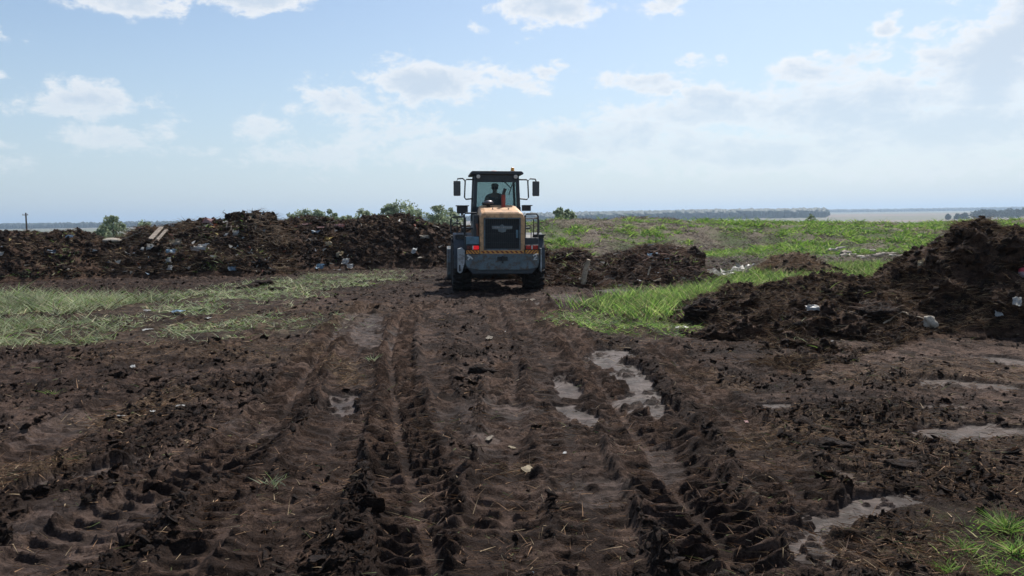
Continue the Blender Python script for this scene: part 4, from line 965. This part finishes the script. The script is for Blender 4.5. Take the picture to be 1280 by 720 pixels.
# mirrors
for sx in (-1, 1):
    y = CY0 + .05; x0 = .61
    fm = MB().tube([(sx * (x0 - .02), y, 2.93), (sx * (x0 + .20), y, 2.93), (sx * (x0 + .235), y, 2.90), (sx * (x0 + .255), y, 2.45), (sx * (x0 + .22), y, 2.40), (sx * (x0), y, 2.42)], .019, 8).build('mirror_frame', M_blackm, L)
    MB().tube([(sx * (x0 + .235), y, 2.80), (sx * (x0 + .24), y, 2.90), (sx * (x0 + .30), y, 2.955), (sx * (x0 + .44), y, 2.945), (sx * (x0 + .465), y, 2.87)], .019, 8).build('mirror_arm', M_blackm, fm)
    mr = MB().box((sx * (x0 + .455), y, 2.69), (.19, .05, .40)).build('mirror', M_blackm, fm, bevel=.02)
    MB().box((sx * (x0 + .455), y - .028, 2.69), (.16, .006, .36)).build('mirror_glass', simple_mat('mirror_glass_%d' % (sx + 1), (.04, .045, .05), .12, metal=.0), mr)
# side boxes and rails
MB().box((-.93, 1.75, 2.12), (.29, .30, .20)).build('air_box', M_blackm, L, bevel=.012)
MB().box((-.93, 1.75, 2.225), (.35, .36, .022)).build('box_lid', M_blackm, L)
MB().box((-.93, 1.80, 2.0), (.07, .07, .08)).build('box_foot', M_lgrey, L)
MB().box((.80, 1.75, 2.16), (.22, .30, .14)).build('air_box', M_blackm, L, bevel=.012)
MB().box((.82, 1.75, 2.235), (.26, .34, .022)).build('box_lid', M_blackm, L)
def rail(pts, r=.021): return MB().tube(pts, r, 8).build('handrail', M_blackm, L)
rail([(-1.25, .95, 1.50), (-1.25, .95, 1.87), (-1.22, .95, 1.92), (-.92, .95, 1.93), (-.88, .95, 1.90), (-.88, .95, 1.45)])
rail([(-1.09, .95, 1.50), (-1.09, .95, 1.92)], .013)
rail([(-1.22, .95, 1.70), (-1.16, .95, 1.76), (-1.02, .95, 1.76), (-.98, .95, 1.70), (-.98, .95, 1.48)], .012)
rail([(-.92, .55, 1.30), (-.92, .55, 1.98), (-.88, .55, 2.02), (-.62, .55, 2.02), (-.57, .55, 1.97), (-.57, .55, 1.5)])
rail([(.61, .35, 1.40), (.61, .35, 1.95), (.65, .35, 2.0), (.90, .35, 2.0), (.94, .35, 1.95), (.94, .35, 1.28)])
rail([(.83, .35, 1.30), (.83, .35, 1.88)], .013); rail([(.62, .35, 1.88), (.95, .35, 1.88)], .013)
rail([(.62, .40, 1.70), (.72, .40, 1.71), (.77, .40, 1.66), (.77, .40, 1.3)], .012)
rail([(.95, .9, 1.30), (1.03, .9, 1.45), (1.03, .9, 1.85), (.99, .9, 1.90), (.92, .9, 1.90)])
for sx in (-1, 1):
    MB().box((sx * 1.0, .62, 1.46), (.30, .30, .035)).build('step_plate', M_blackm, L)
    MB().prism([(sx * .88, 1.44), (sx * 1.12, 1.44), (sx * 1.04, 1.20), (sx * .90, 1.20)], .50, .72).build('step_bracket', M_blackm, L)
    MB().box((sx * .78, 2.35, 1.62), (.30, .9, .04)).build('side_platform', M_dark, L)
ld = MB()
for z in (.75, 1.05, 1.35): ld.box((-.90, 2.35, z), (.06, .42, .03))
ld.box((-.90, 2.14, 1.1), (.05, .03, 1.0)); ld.box((-.90, 2.56, 1.1), (.05, .03, 1.0)); ld.build('ladder', M_blackm, L)

# ------------------------------------------------------------------ driver, seated with the back to us
def skin_body(name, verts, edges, radii, mat, parent=None, root=0, sub=1):
    me = bpy.data.meshes.new(name); me.from_pydata(verts, edges, []); me.materials.append(mat); o = link(bpy.data.objects.new(name, me), parent)
    m = o.modifiers.new('skin', 'SKIN'); m.use_smooth_shade = True
    for i, r in enumerate(radii): me.skin_vertices[0].data[i].radius = (r, r) if not isinstance(r, tuple) else r
    for i in range(len(verts)): me.skin_vertices[0].data[i].use_root = (i == root)
    s = o.modifiers.new('subd', 'SUBSURF'); s.levels = sub; s.render_levels = sub; return o
M_skin = simple_mat('skin', (.36, .21, .15), .55, var=.1, nscale=20)
M_jacket = simple_mat('jacket_with_reflections', (.10, .105, .10), .9, var=.7, nscale=7, dirt=((.42, .40, .37), .9))  # dark patterned cloth; the pale mottling paints in reflections of the cab glass
M_trous = simple_mat('dark_trousers', (.03, .032, .04), .9)
M_hair = simple_mat('dark_hair', (.02, .016, .013), .8)
person = empty('person', (-.02, 0, 0)); tag(person, 'person in a dark jacket and cap, pale reflections painted on, seated in the loader cab, back turned', 'person')
person.matrix_world = Matrix.Translation((-.245, 20.0, -.02)) @ Euler((0, R(.85), R(5.4))).to_matrix().to_4x4() @ Matrix.Translation((-.02, 2.18, 2.02))
V = [(0, 0, .06), (0, -.01, .22), (0, -.01, .40), (0, .0, .50), (0, .01, .56), (0, .02, .62), (0, .03, .70), (0, .035, .77)]
Rd = [(.17, .13), (.155, .11), (.17, .11), (.14, .09), (.06, .06), (.062, .065), (.082, .095), (.06, .07)]
E = [(i, i + 1) for i in range(7)]
def add(v, r, frm): V.append(v); Rd.append(r); E.append((frm, len(V) - 1)); return len(V) - 1
for sx in (-1, 1):
    a = add((sx * .19, 0, .47), .062, 3); a = add((sx * .235, .06, .24), .048, a); a = add((sx * .19, .30, .16), .036, a); h = add((sx * .175, .39, .20), (.022, .034), a)
    for k in range(4): f = add((sx * (.175 - .0 + (k - 1.5) * .018), .425, .215 + .004 * k), .009, h); f = add((sx * (.17 + (k - 1.5) * .018), .45, .19), .008, f); add((sx * (.165 + (k - 1.5) * .017), .435, .165 + .004 * (k % 2)), .007, f)
    f = add((sx * .14, .40, .185), .010, h); add((sx * .125, .42, .165), .008, f)
    q = add((sx * .10, .12, .04), .095, 0); q = add((sx * .13, .42, .05), .07, q); q = add((sx * .13, .50, -.22), .055, q); q = add((sx * .13, .50, -.38), .045, q); add((sx * .13, .62, -.41), .045, q)
body = skin_body('body', V, E, Rd, M_skin, person)
# face, ears, hair, cap
fc = MB(); fc.box((0, .135, .695), (.022, .03, .04)); fc.box((0, .128, .652), (.05, .01, .01)); fc.build('face', simple_mat('lips', (.30, .13, .10), .5), person)
ey = MB()
for sx in (-1, 1): ey.lathe([(.115, .002), (.122, .012), (.128, .010), (.131, .002)], (sx * .033, 0, .715), 'Y', 10)
ey.build('eyes', M_hair, person)
er = MB()
for sx in (-1, 1): er.lathe([(-.01, .012), (0, .03), (.01, .024)], (sx * .085, .03, .69), 'X', 10)
er.build('ears', M_skin, person)
MB().lathe([(.66, .070), (.70, .092), (.745, .094), (.76, .09)], (0, .018, 0), 'Z', 20).build('hair', M_hair, person, smooth=True)
cp = MB().lathe([(.735, .098), (.76, .102), (.80, .088), (.825, .05), (.832, .005)], (0, .022, 0), 'Z', 20).build('cap', M_jacket, person, smooth=True)
MB().box((0, .15, .742), (.13, .09, .010), (R(-12), 0, 0)).build('peak', M_jacket, cp, bevel=.004)
VJ = [(0, 0, .04), (0, -.015, .22), (0, -.015, .40), (0, .0, .52), (0, .005, .565)]; EJ = [(0, 1), (1, 2), (2, 3), (3, 4)]; RJ = [(.19, .15), (.175, .13), (.195, .13), (.16, .105), (.075, .075)]
for sx in (-1, 1):
    i = len(VJ); VJ += [(sx * .205, 0, .475), (sx * .25, .06, .24), (sx * .20, .28, .165)]; RJ += [.078, .062, .048]; EJ += [(3, i), (i, i + 1), (i + 1, i + 2)]
skin_body('jacket', VJ, EJ, RJ, M_jacket, person)
VT = [(0, 0, .05)]; ET = []; RT = [(.18, .14)]
for sx in (-1, 1):
    i = len(VT); VT += [(sx * .10, .12, .04), (sx * .13, .42, .05), (sx * .13, .50, -.22), (sx * .13, .50, -.34)]; RT += [.105, .08, .066, .06]; ET += [(0, i), (i, i + 1), (i + 1, i + 2), (i + 2, i + 3)]
skin_body('trousers', VT, ET, RT, M_trous, person)

# ------------------------------------------------------------------ rubbish, wood and stones lying about: each its own thing
def sheet_scrap(name, label, cat, P, size, mat, seed, thick=.004, crump=.35, tilt=(0, 0), yaw=None):
    """a crumpled film or sheet with thickness"""
    g = np.random.default_rng(seed); n = 9
    X, Y = np.meshgrid(np.linspace(-.5, .5, n), np.linspace(-.5, .5, n)); rad = 1 - .25 * g.random((n, n)); ox, oy = g.random(2) * 40
    Z = crump * .5 * (fbm(X + ox, Y + oy, .45, 2, 3) + .4 * fbm(X + ox, Y + oy, .18, 2, 5)) + crump * .35
    V = np.stack([X * size[0] * rad, Y * size[1] * rad, Z * min(size[0], size[1])], -1).reshape(-1, 3)
    b = MB(); vs = [b.bm.verts.new(v) for v in V]
    for f in grid_faces(n, n): b.bm.faces.new([vs[i] for i in f])
    r = bmesh.ops.solidify(b.bm, geom=b.bm.faces[:], thickness=thick)
    o = b.build(name, mat, smooth=True); o.location = P; o.rotation_euler = (tilt[0], tilt[1], g.random() * 6.28 if yaw is None else yaw)
    return tag(o, label, cat)
M_film = tint_mat  # (kept short)
M_plastic = simple_mat('dirty_white_plastic', (.62, .62, .60), .45, var=.15, nscale=12, dirt=((.22, .17, .13), .6))
M_bluepl = simple_mat('pale_blue_plastic', (.32, .46, .58), .45, var=.15, nscale=12, dirt=((.15, .12, .1), .5))
M_yellow = simple_mat('yellow_rag', (.60, .42, .12), .7, var=.2, nscale=12, dirt=((.2, .13, .08), .5))
M_paper = simple_mat('buff_paper', (.52, .44, .30), .8, var=.2, nscale=12, dirt=((.15, .1, .07), .6))
M_wood = simple_mat('split_pale_wood', (.46, .36, .25), .85, var=.3, nscale=9, dirt=((.18, .12, .08), .6), bump=.3)
M_wood_g = simple_mat('weathered_board', (.30, .25, .20), .9, var=.3, nscale=9, dirt=((.1, .07, .05), .6), bump=.3)
M_stone = simple_mat('pale_concrete', (.42, .37, .30), .9, var=.2, nscale=6, dirt=((.12, .09, .07), .6), bump=.4)
M_pink = simple_mat('faded_pink_cloth', (.55, .34, .32), .8, var=.2, dirt=((.2, .13, .1), .5))
def on_ground(u, v, dz=.01):
    p = gp(u, v); 
    for _ in range(3): p = gp(u, v, float(gz(p[0], p[1])[0]))
    return Vector((p[0], p[1], p[2] + dz))
k = 0
for (u, v, s, m, nm, lab) in [
        (166, 459, (.16, .07), M_plastic, 'plastic_scrap', 'white plastic scrap alone on dark mud left of the tracks, below the pale grass'),
        (226, 508, (.10, .05), M_plastic, 'plastic_scrap', 'small white plastic scrap at the right end of the tan straw patch'),
        (152, 521, (.09, .05), M_plastic, 'plastic_scrap', 'small white plastic scrap at the left end of the tan straw patch'),
        (191, 515, (.06, .04), M_plastic, 'plastic_scrap', 'tiny white plastic scrap in the middle of the tan straw patch'),
        (181, 497, (.09, .03), M_stone, 'paper_scrap', 'greyish flat scrap on the upper edge of the tan straw patch'),
        (662, 588, (.17, .09), M_paper, 'paper_scrap', 'torn buff paper pressed into the mud in the middle of the yard'),
        (640, 560, (.10, .03), M_paper, 'paper_scrap', 'thin buff strip on the mud above the torn buff paper'),
        (612, 549, (.16, .05), M_stone, 'paper_scrap', 'flat greyish board scrap on the mud near the centre rut'),
        (706, 567, (.07, .03), M_plastic, 'plastic_scrap', 'small pale scrap right of the torn buff paper'),
        (629, 415, (.10, .04), M_plastic, 'plastic_scrap', 'small white scrap on churned mud in front of the loader'),
        (612, 423, (.26, .10), M_stone, 'plastic_scrap', 'flat grey scrap on churned mud before the loader, left of the white one'),
        (662, 643 + 75, (.05, .03), M_bluepl, 'plastic_scrap', 'pale turquoise bit of plastic at the bottom edge of the yard'),
        (933, 528, (.10, .04), M_pink, 'plastic_scrap', 'pinkish white scrap on the mud below the big right heap'),
        (1040, 427, (.13, .05), M_plastic, 'plastic_scrap', 'small white scrap at the front foot of the big right heap'),
        (172, 347, (.30, .22), M_plastic, 'plastic_bag', 'white crumpled bag at the foot of the rubbish heap'),
        (20, 373, (.55, .3), M_plastic, 'plastic_bag', 'whitish crumpled bag lying in the pale grass near the left edge'),
        (184, 389, (.38, .12), M_plastic, 'plastic_scrap', 'white strip lying in thin grass left of the yard'),
        (208, 370, (.25, .12), M_plastic, 'plastic_scrap', 'white scrap in thin grass above the white strip'),
        (222, 391, (.30, .2), M_bluepl, 'plastic_bag', 'bluish grey torn bag in thin grass right of the white strip'),
        (183, 413, (.26, .1), M_plastic, 'plastic_scrap', 'white scrap on the near edge of the thin grass'),
        (260, 398, (.2, .1), M_plastic, 'plastic_scrap', 'pale scrap between the two green patches left of the tracks'),
        (208, 368 + 10, (.3, .06), M_wood_g, 'wood_splinter', 'thin grey splinter of wood lying on thin grass'),
        (663, 376, (.4, .14), M_stone, 'plastic_scrap', 'light grey scrap on wet mud at the right rear wheel of the loader'),
        (770, 683 - 330, (.5, .22), M_stone, 'plastic_scrap', 'pale green torn sheet in front of the low heap'),
        (703, 350, (.6, .15), M_stone, 'plastic_scrap', 'flat grey sheet in front of the left end of the low heap'),
        (852, 411, (.26, .17), M_plastic, 'plastic_bag', 'small white bag under the left tip of the big right heap'),
        (972, 347, (.25, .15), M_plastic, 'plastic_scrap', 'small white scrap at the right end of the bright green grass'),
        (422, 338, (.35, .16), M_plastic, 'plastic_bag', 'white bit by the foot of the dark heap, left of centre'),
        (455, 335, (.2, .1), M_plastic, 'plastic_scrap', 'white scrap at the foot of the dark heap left of the loader')]:
    sheet_scrap(nm, lab, 'rubbish', on_ground(u, v, .005), s, m, 500 + k); k += 1
# white tarpaulin at the bright grass
for (u, v, s, lab) in [(897, 349, (1.0, .6), 'left part of the crumpled white plastic film lying behind the green grass'), (916, 345, (.9, .6), 'middle, highest part of the crumpled white plastic film behind the green grass'), (931, 341, (.6, .5), 'right end of the crumpled white plastic film behind the green grass')]:
    sheet_scrap('plastic_film', lab, 'plastic film', on_ground(u, v, .02), s, M_plastic, 560 + u, .006, .85, yaw=.2)
# pieces on heaps
def on_heap(at, u, v, off=-.03): p = at(u, v); return Vector((p[0], p[1] + off, p[2] + .02))
for (at, u, v, s, m, nm, lab) in [
        (atB, 188, 310, (.28, .24), M_plastic, 'plastic_bag', 'bright white bag low on the left flank of the rubbish heap'),
        (atB, 179, 311, (.14, .12), M_plastic, 'plastic_scrap', 'small white bit just left of the bright white bag on the rubbish heap'),
        (atB, 214, 317, (.34, .20), M_bluepl, 'plastic_bag', 'pale blue bag in the middle of the rubbish heap'),
        (atB, 215, 326, (.28, .2), M_plastic, 'plastic_bag', 'white bag just below the pale blue one on the rubbish heap'),
        (atB, 222, 304, (.5, .3), M_stone, 'plastic_bag', 'grey sack high on the middle of the rubbish heap'),
        (atB, 248, 311, (.4, .3), M_plastic, 'plastic_bag', 'left one of two whitish bags side by side under the crest of the rubbish heap'),
        (atB, 256, 310, (.36, .3), M_plastic, 'plastic_bag', 'right one of two whitish bags side by side under the crest of the rubbish heap'),
        (atB, 297, 292, (.26, .22), M_plastic, 'plastic_bag', 'white bag high on the rubbish heap beside the root tangle'),
        (atB, 284, 293, (.18, .14), M_plastic, 'plastic_scrap', 'small white scrap left of the white bag near the root tangle'),
        (atB, 215, 335, (.18, .2), M_plastic, 'plastic_scrap', 'upright white scrap near the foot of the rubbish heap'),
        (atB, 238, 336, (.14, .12), M_plastic, 'plastic_scrap', 'small white bit at the right of the foot of the rubbish heap'),
        (atB, 264, 278, (.5, .3), M_pink, 'cloth', 'pinkish cloth on the crest of the rubbish heap'),
        (atB, 270, 283, (.4, .3), simple_mat('rust_cloth', (.34, .15, .08), .8), 'cloth', 'rust coloured cloth just below the pinkish one on the crest'),
        (atB, 292, 336, (.3, .2), M_bluepl, 'plastic_scrap', 'bluish scrap at the right foot of the rubbish heap'),
        (atA, 3, 317, (.3, .2), M_plastic, 'plastic_scrap', 'whitish scrap on the low heap at the very left edge'),
        (atA, 68, 316, (.4, .2), simple_mat('dark_blue_film', (.08, .12, .17), .5), 'plastic_scrap', 'dark blue film on the face of the low left heap'),
        (atA, 90, 297, (.3, .12), M_bluepl, 'plastic_scrap', 'pale bluish bit near the crest of the low left heap'),
        (atC, 395, 290, (.5, .14), M_bluepl, 'plastic_scrap', 'pale blue strip high on the dark heap, behind the root tangle'),
        (atC, 381, 280, (.5, .12), M_pink, 'plastic_scrap', 'pinkish strip just under the crest of the dark heap'),
        (atC, 425, 283, (.5, .22), M_pink, 'cloth', 'pink cloth near the middle of the crest of the dark heap'),
        (atC, 403, 284, (.45, .10), M_pink, 'plastic_scrap', 'thin pale strip left of the pink cloth on the dark heap'),
        (atC, 410, 300, (.42, .26), M_yellow, 'rag', 'yellow rag halfway up the dark heap'),
        (atC, 412, 305, (.3, .2), M_paper, 'rag', 'buff rag just below the yellow rag'),
        (atC, 433, 326, (.30, .28), M_plastic, 'plastic_bag', 'white bag at the foot of the dark heap, below the yellow rag'),
        (atC, 426, 318, (.26, .24), M_paper, 'plastic_bag', 'buff bag left above the white bag at the foot of the dark heap'),
        (atC, 440, 334, (.26, .2), M_plastic, 'plastic_scrap', 'small white scrap on the ground right of the white bag at the dark heap'),
        (atC, 402, 333, (.34, .26), M_bluepl, 'plastic_scrap', 'pale blue crushed canister at the foot of the dark heap'),
        (atC, 530, 298, (.42, .2), M_stone, 'plastic_bag', 'greyish bag high on the right part of the dark heap near the loader'),
        (atC, 520, 313, (.22, .3), M_plastic, 'plastic_scrap', 'pale scrap below the greyish bag on the right of the dark heap'),
        (atC, 345, 291, (.26, .2), M_plastic, 'plastic_scrap', 'white scrap at the junction of the rubbish heap and the dark heap'),
        (atD, 815, 320, (.36, .18), M_bluepl, 'plastic_scrap', 'pale blue scrap on the crest of the low heap among the roots'),
        (atD, 758, 347, (.5, .25), simple_mat('sage_film', (.30, .36, .31), .6), 'plastic_film', 'pale green film at the foot of the low heap left of the stick'),
        (atF, 1013, 386, (.24, .14), M_plastic, 'plastic_scrap', 'white crushed carton on the lower left slope of the big right heap'),
        (atF, 1148, 330, (.12, .14), M_paper, 'plastic_scrap', 'buff scrap below the small peak of the big right heap'),
        (atF, 1267, 379, (.13, .15), M_plastic, 'plastic_scrap', 'white scrap in the dark hollow near the right edge of the big right heap'),
        (atF, 1243, 394, (.11, .09), M_plastic, 'plastic_scrap', 'small white scrap low on the big heap left of the hollow'),
        (atF, 1100, 397, (.09, .05), M_plastic, 'plastic_scrap', 'tiny white scrap beside the bent root on the big right heap')]:
    s = (s[0] * (1.05 if at is not atF else 1), s[1] * (1.05 if at is not atF else 1)); sheet_scrap(nm, lab, 'rubbish', on_heap(at, u, v, -.07), s, m, 600 + k, .006, .8, tilt=(R(50), 0), yaw=random.uniform(-.5, .5)); k += 1
# boards and sticks
def stick(name, label, A, B, r, mat, cat='stick', bend=.04, seed=1):
    g = random.Random(seed); A = Vector(A); B = Vector(B); n = 6; pts = []
    for i in range(n + 1): pts.append(A.lerp(B, i / n) + Vector((g.gauss(0, bend), g.gauss(0, bend), g.gauss(0, bend))) * (1 if 0 < i < n else 0))
    return tag(MB().tube(pts, r, 7, r * .55).build(name, mat, smooth=False), label, cat)
def board(name, label, A, B, w, t, mat):
    A = Vector(A); B = Vector(B); d = (B - A); L_ = d.length; q = d.to_track_quat('X', 'Z')
    o = MB().box((0, 0, 0), (L_, w, t)).build(name, mat, bevel=.006); o.rotation_mode = 'QUATERNION'; o.rotation_quaternion = q; o.location = (A + B) / 2
    return tag(o, label, 'board')
a = atB(187, 299); b_ = atB(205, 286); board('board', 'wide pale weathered board leaning on the left shoulder of the rubbish heap', (a[0], a[1] - .08, a[2]), (b_[0], b_[1] - .15, b_[2] + .08), .17, .04, M_wood_g)
a = atB(193, 302); b_ = atB(208, 288); board('board', 'narrower board lying right against the wide pale board', (a[0] + .03, a[1] - .12, a[2]), (b_[0] + .05, b_[1] - .18, b_[2] + .06), .12, .035, M_wood_g)
a = atB(160, 294); b_ = atB(178, 289); board('board', 'long thin grey board on the left slope of the rubbish heap', (a[0], a[1] - .1, a[2] + .05), (b_[0], b_[1] - .1, b_[2] + .1), .10, .03, M_wood_g)
p = atB(143, 298); sl_ = lump_mesh('concrete_slab', 5, M_stone, 3, .12); COL.objects.link(sl_); sl_.location = (p[0], p[1] - .15, p[2] + .02); sl_.scale = (.34, .28, .16); tag(sl_, 'flat topped pale tan block at the left end of the rubbish heap', 'block')
stick('stick', 'thin dark stick standing out of the crest of the rubbish heap', dp(289, 275, 31), dp(280.5, 262.5, 31), .02, simple_mat('dark_twig', (.06, .045, .035), .9), seed=2)
stick('stick', 'long straight branch lying on the face of the rubbish heap', on_heap(atB, 155, 296, -.15), on_heap(atB, 180, 288, -.2), .022, M_wood_g, seed=3)
stick('stick', 'dark pole lying down the right flank of the tall rubbish heap', on_heap(atB, 285, 278, -.1), on_heap(atB, 296, 296, -.12), .028, M_wood_g, seed=5)
stick('stick', 'thin grey stick lying across the dark heap left of the yellow rag', on_heap(atC, 385, 299, -.1), on_heap(atC, 402, 301, -.12), .03, M_wood_g, seed=6)
def stump():
    a = atD(727, 350); e = empty('split_log', (a[0], a[1] - .12, a[2])); tag(e, 'pale split log with side stubs stuck upright in the low heap', 'log')
    MB().tube([(0, 0, -.1), (.01, 0, .12), (.05, .02, .28), (.10, .02, .42), (.13, .0, .55)], .085, 9, .05).build('trunk', M_wood, e)
    MB().tube([(.04, 0, .22), (.10, -.04, .30), (.15, -.05, .33)], .03, 6, .018).build('stub', M_wood, e)
    MB().tube([(.0, 0, .02), (-.10, -.05, .05), (-.14, -.06, .03)], .05, 6, .03).build('stub', M_wood, e)
stump()
a = atD(807, 344); stick('stick', 'short pale stick leaning upright in the low heap left of the root pile', (a[0], a[1] - .1, a[2] - .05), (a[0] + .12, a[1] - .05, a[2] + .30), .03, M_wood, seed=7, bend=.004)
stick('bent_root', 'bent bare root lying over a clump on the big right heap', on_heap(atF, 1100, 402, -.10), on_heap(atF, 1123, 390, -.12), .014, M_wood, 'root', .012, 8)
stick('bent_root', 'bare root running right from the bend towards the pale bag', on_heap(atF, 1123, 390, -.12), on_heap(atF, 1150, 398, -.12), .013, M_wood, 'root', .012, 9)
p = atF(1160, 403); sk = lump_mesh('grey_sack', 3, M_stone, 3, .55); COL.objects.link(sk); sk.location = (p[0], p[1] - .05, p[2] + .03); sk.scale = (.10, .07, .11); sk.rotation_euler = (0, R(25), 0); tag(sk, 'upright greyish white sack end beside the bent root on the big right heap', 'sack')
# red and white ball half hidden at the right edge
def ball():
    p = atF(1279, 337); e = MB().lathe([(-.13 * math.cos(math.pi * i / 14), .13 * math.sin(math.pi * i / 14) + .0005) for i in range(15)], (0, 0, 0), 'Z', 24)
    m, T, b = new_mat('red_white_ball'); tc = T.node('ShaderNodeTexCoord').outputs['Object']; sp = T.node('ShaderNodeSeparateXYZ'); T.l.new(tc, sp.inputs[0])
    c = T.mix(T.ramp(T.math('ADD', sp.outputs[2], T.math('MULTIPLY', T.noise(tc, 9, 2), .06)), .02, .04), (.55, .42, .45), (.55, .07, .09)); T.put(b.inputs['Base Color'], c)
    o = e.build('ball', m, smooth=True); o.location = (p[0] + .02, p[1] - .06, p[2]); tag(o, 'faded red and pink ball stuck in the big heap at the right edge', 'ball')
ball()
# logs and slabs in the gap on the right
for i, (ua, va, ub, vb, r, lab) in enumerate([(1036, 316, 1056, 312, .09, 'grey log lying left in the row of debris below the green embankment'), (1052, 319, 1080, 314, .10, 'thick pale log in the middle of the debris row below the green embankment'),
        (1076, 314, 1094, 316, .07, 'thin pale log right of the thick one in the debris row'), (1090, 322, 1120, 319, .07, 'pale grey log at the right end of the debris row'), (1050, 322, 1070, 320, .05, 'short thin log in front of the thick pale log')]):
    A = on_ground(ua, va, .08); B = on_ground(ub, vb, .10); stick('log', lab, A, B, r, M_wood_g if i % 2 else M_stone, 'log', .03, 20 + i)
for i in range(14):
    u = 1060 + i * 5.2 + random.uniform(-2, 2); v = 317 + random.uniform(-3, 7); o = lump_mesh('stone', 30 + i, M_stone, 2, .3); COL.objects.link(o)
    o.location = on_ground(u, v, .05); s = random.uniform(.07, .16); o.scale = (s * 1.4, s, s * .8); tag(o, 'greyish white rubble stone in the debris row below the green embankment', 'stone', 'rubble stones in the debris row')
# a few sods of earth lying on the grass and the yard, and loose dark lumps left of the yard
for i, (u, v, s, lab) in enumerate([(328, 355, .20, 'dark sod of earth, upper one of the three on the pale grass'), (311, 361, .20, 'dark sod of earth, left one of the three on the pale grass'), (345, 364, .16, 'dark sod of earth, right one of the three on the pale grass'),
        (605, 465, .12, 'dark lump of mud between the two centre ruts, above the middle'), (1042, 560, .10, 'dark rounded clod left of the wet patches at right'), (1126, 586, .09, 'dark clod beyond the wet patches in the flat ground at right')]):
    o = lump_mesh('earth_sod', 60 + i, M_clod, 3, .4); COL.objects.link(o); o.location = on_ground(u, v, s * .2); o.scale = (s * 1.3, s, s * .7); tag(o, lab, 'sod')
p = atF(880, 392)
def shaggy(name, label, P, s, n, seed):
    o = lump_mesh(name, seed, M_clod, 4, .35); COL.objects.link(o); o.location = P; o.scale = s; tag(o, label, 'sod')
    g = np.random.default_rng(seed); V = np.array([v.co[:] for v in o.data.vertices]); k = g.integers(0, len(V), n)
    st = strands('roots', V[k] * .97, (.25 + .5 * g.random(n)), .03 + .03 * g.random(n), np.full(n, .6), palette(n, TWIG_PAL, .3, seed), M_strand, o, curl=.8); tag(st, kind='stuff')
shaggy('root_clump', 'shaggy upright dark root clump at the left tip of the big right heap', (p[0], p[1] - .1, .22), (.30, .22, .24), 350, 71)
p = atD(874, 322); shaggy('root_clump', 'tall shaggy grey brown root clump at the right end of the low heap', (p[0], p[1], .55), (.26, .24, .45), 500, 72)
p = atF(1100, 385); shaggy('root_clump', 'smooth rounded peat clump above the bent root on the big right heap', (p[0], p[1] + .05, p[2] - .05), (.36, .26, .24), 300, 73)
# small weeds in the yard
def tuft(label, u, v, n, Lh, seed, pal=GRASS_R):
    p = on_ground(u, v, -.01); g = np.random.default_rng(seed); P = g.normal(0, .025, (n, 3)) * [1, 1, 0]
    o = strands('weed_tuft', P, Lh * (.5 + .6 * g.random(n)), .006 + .006 * g.random(n), np.full(n, .5), palette(n, pal, .2, seed), M_grass); o.location = p; tag(o, label, 'weed')
tuft('small pale green weed between the left rut and the wet mud patch', 466, 452, 40, .17, 1, GRASS_L)
tuft('tiny green sprig on bare mud at the far left', 66, 493, 18, .13, 2)
tuft('yellowish weed lying by the left curved tyre track', 341, 606, 22, .12, 3, GRASS_L)
tuft('small bright grass tuft standing in the bottom right corner, left of the largest', 1205, 688, 60, .10, 4)
tuft('largest bright grass tuft in the bottom right corner', 1258, 662, 130, .17, 5)
tuft('bright grass tuft at the very bottom right corner', 1270, 690, 90, .13, 6)
tuft('low grass tuft at the bottom edge left of the corner tufts', 1185, 712, 60, .08, 7)
tuft('low spreading grass tuft at the bottom edge near the corner', 1240, 712, 80, .09, 8)

# ------------------------------------------------------------------ air
def haze():
    b = MB().box((0, 9000, 60), (26000, 22000, 170)); o = b.build('haze', None)
    m = bpy.data.materials.new('haze'); m.use_nodes = True; t = m.node_tree; t.nodes.clear(); out = t.nodes.new('ShaderNodeOutputMaterial')
    v = t.nodes.new('ShaderNodeVolumePrincipled'); v.inputs['Color'].default_value = (.62, .80, 1, 1); v.inputs['Density'].default_value = 1.45e-4; v.inputs['Anisotropy'].default_value = .3
    t.links.new(v.outputs[0], out.inputs['Volume']); o.data.materials.append(m); tag(o, kind='stuff')
haze()
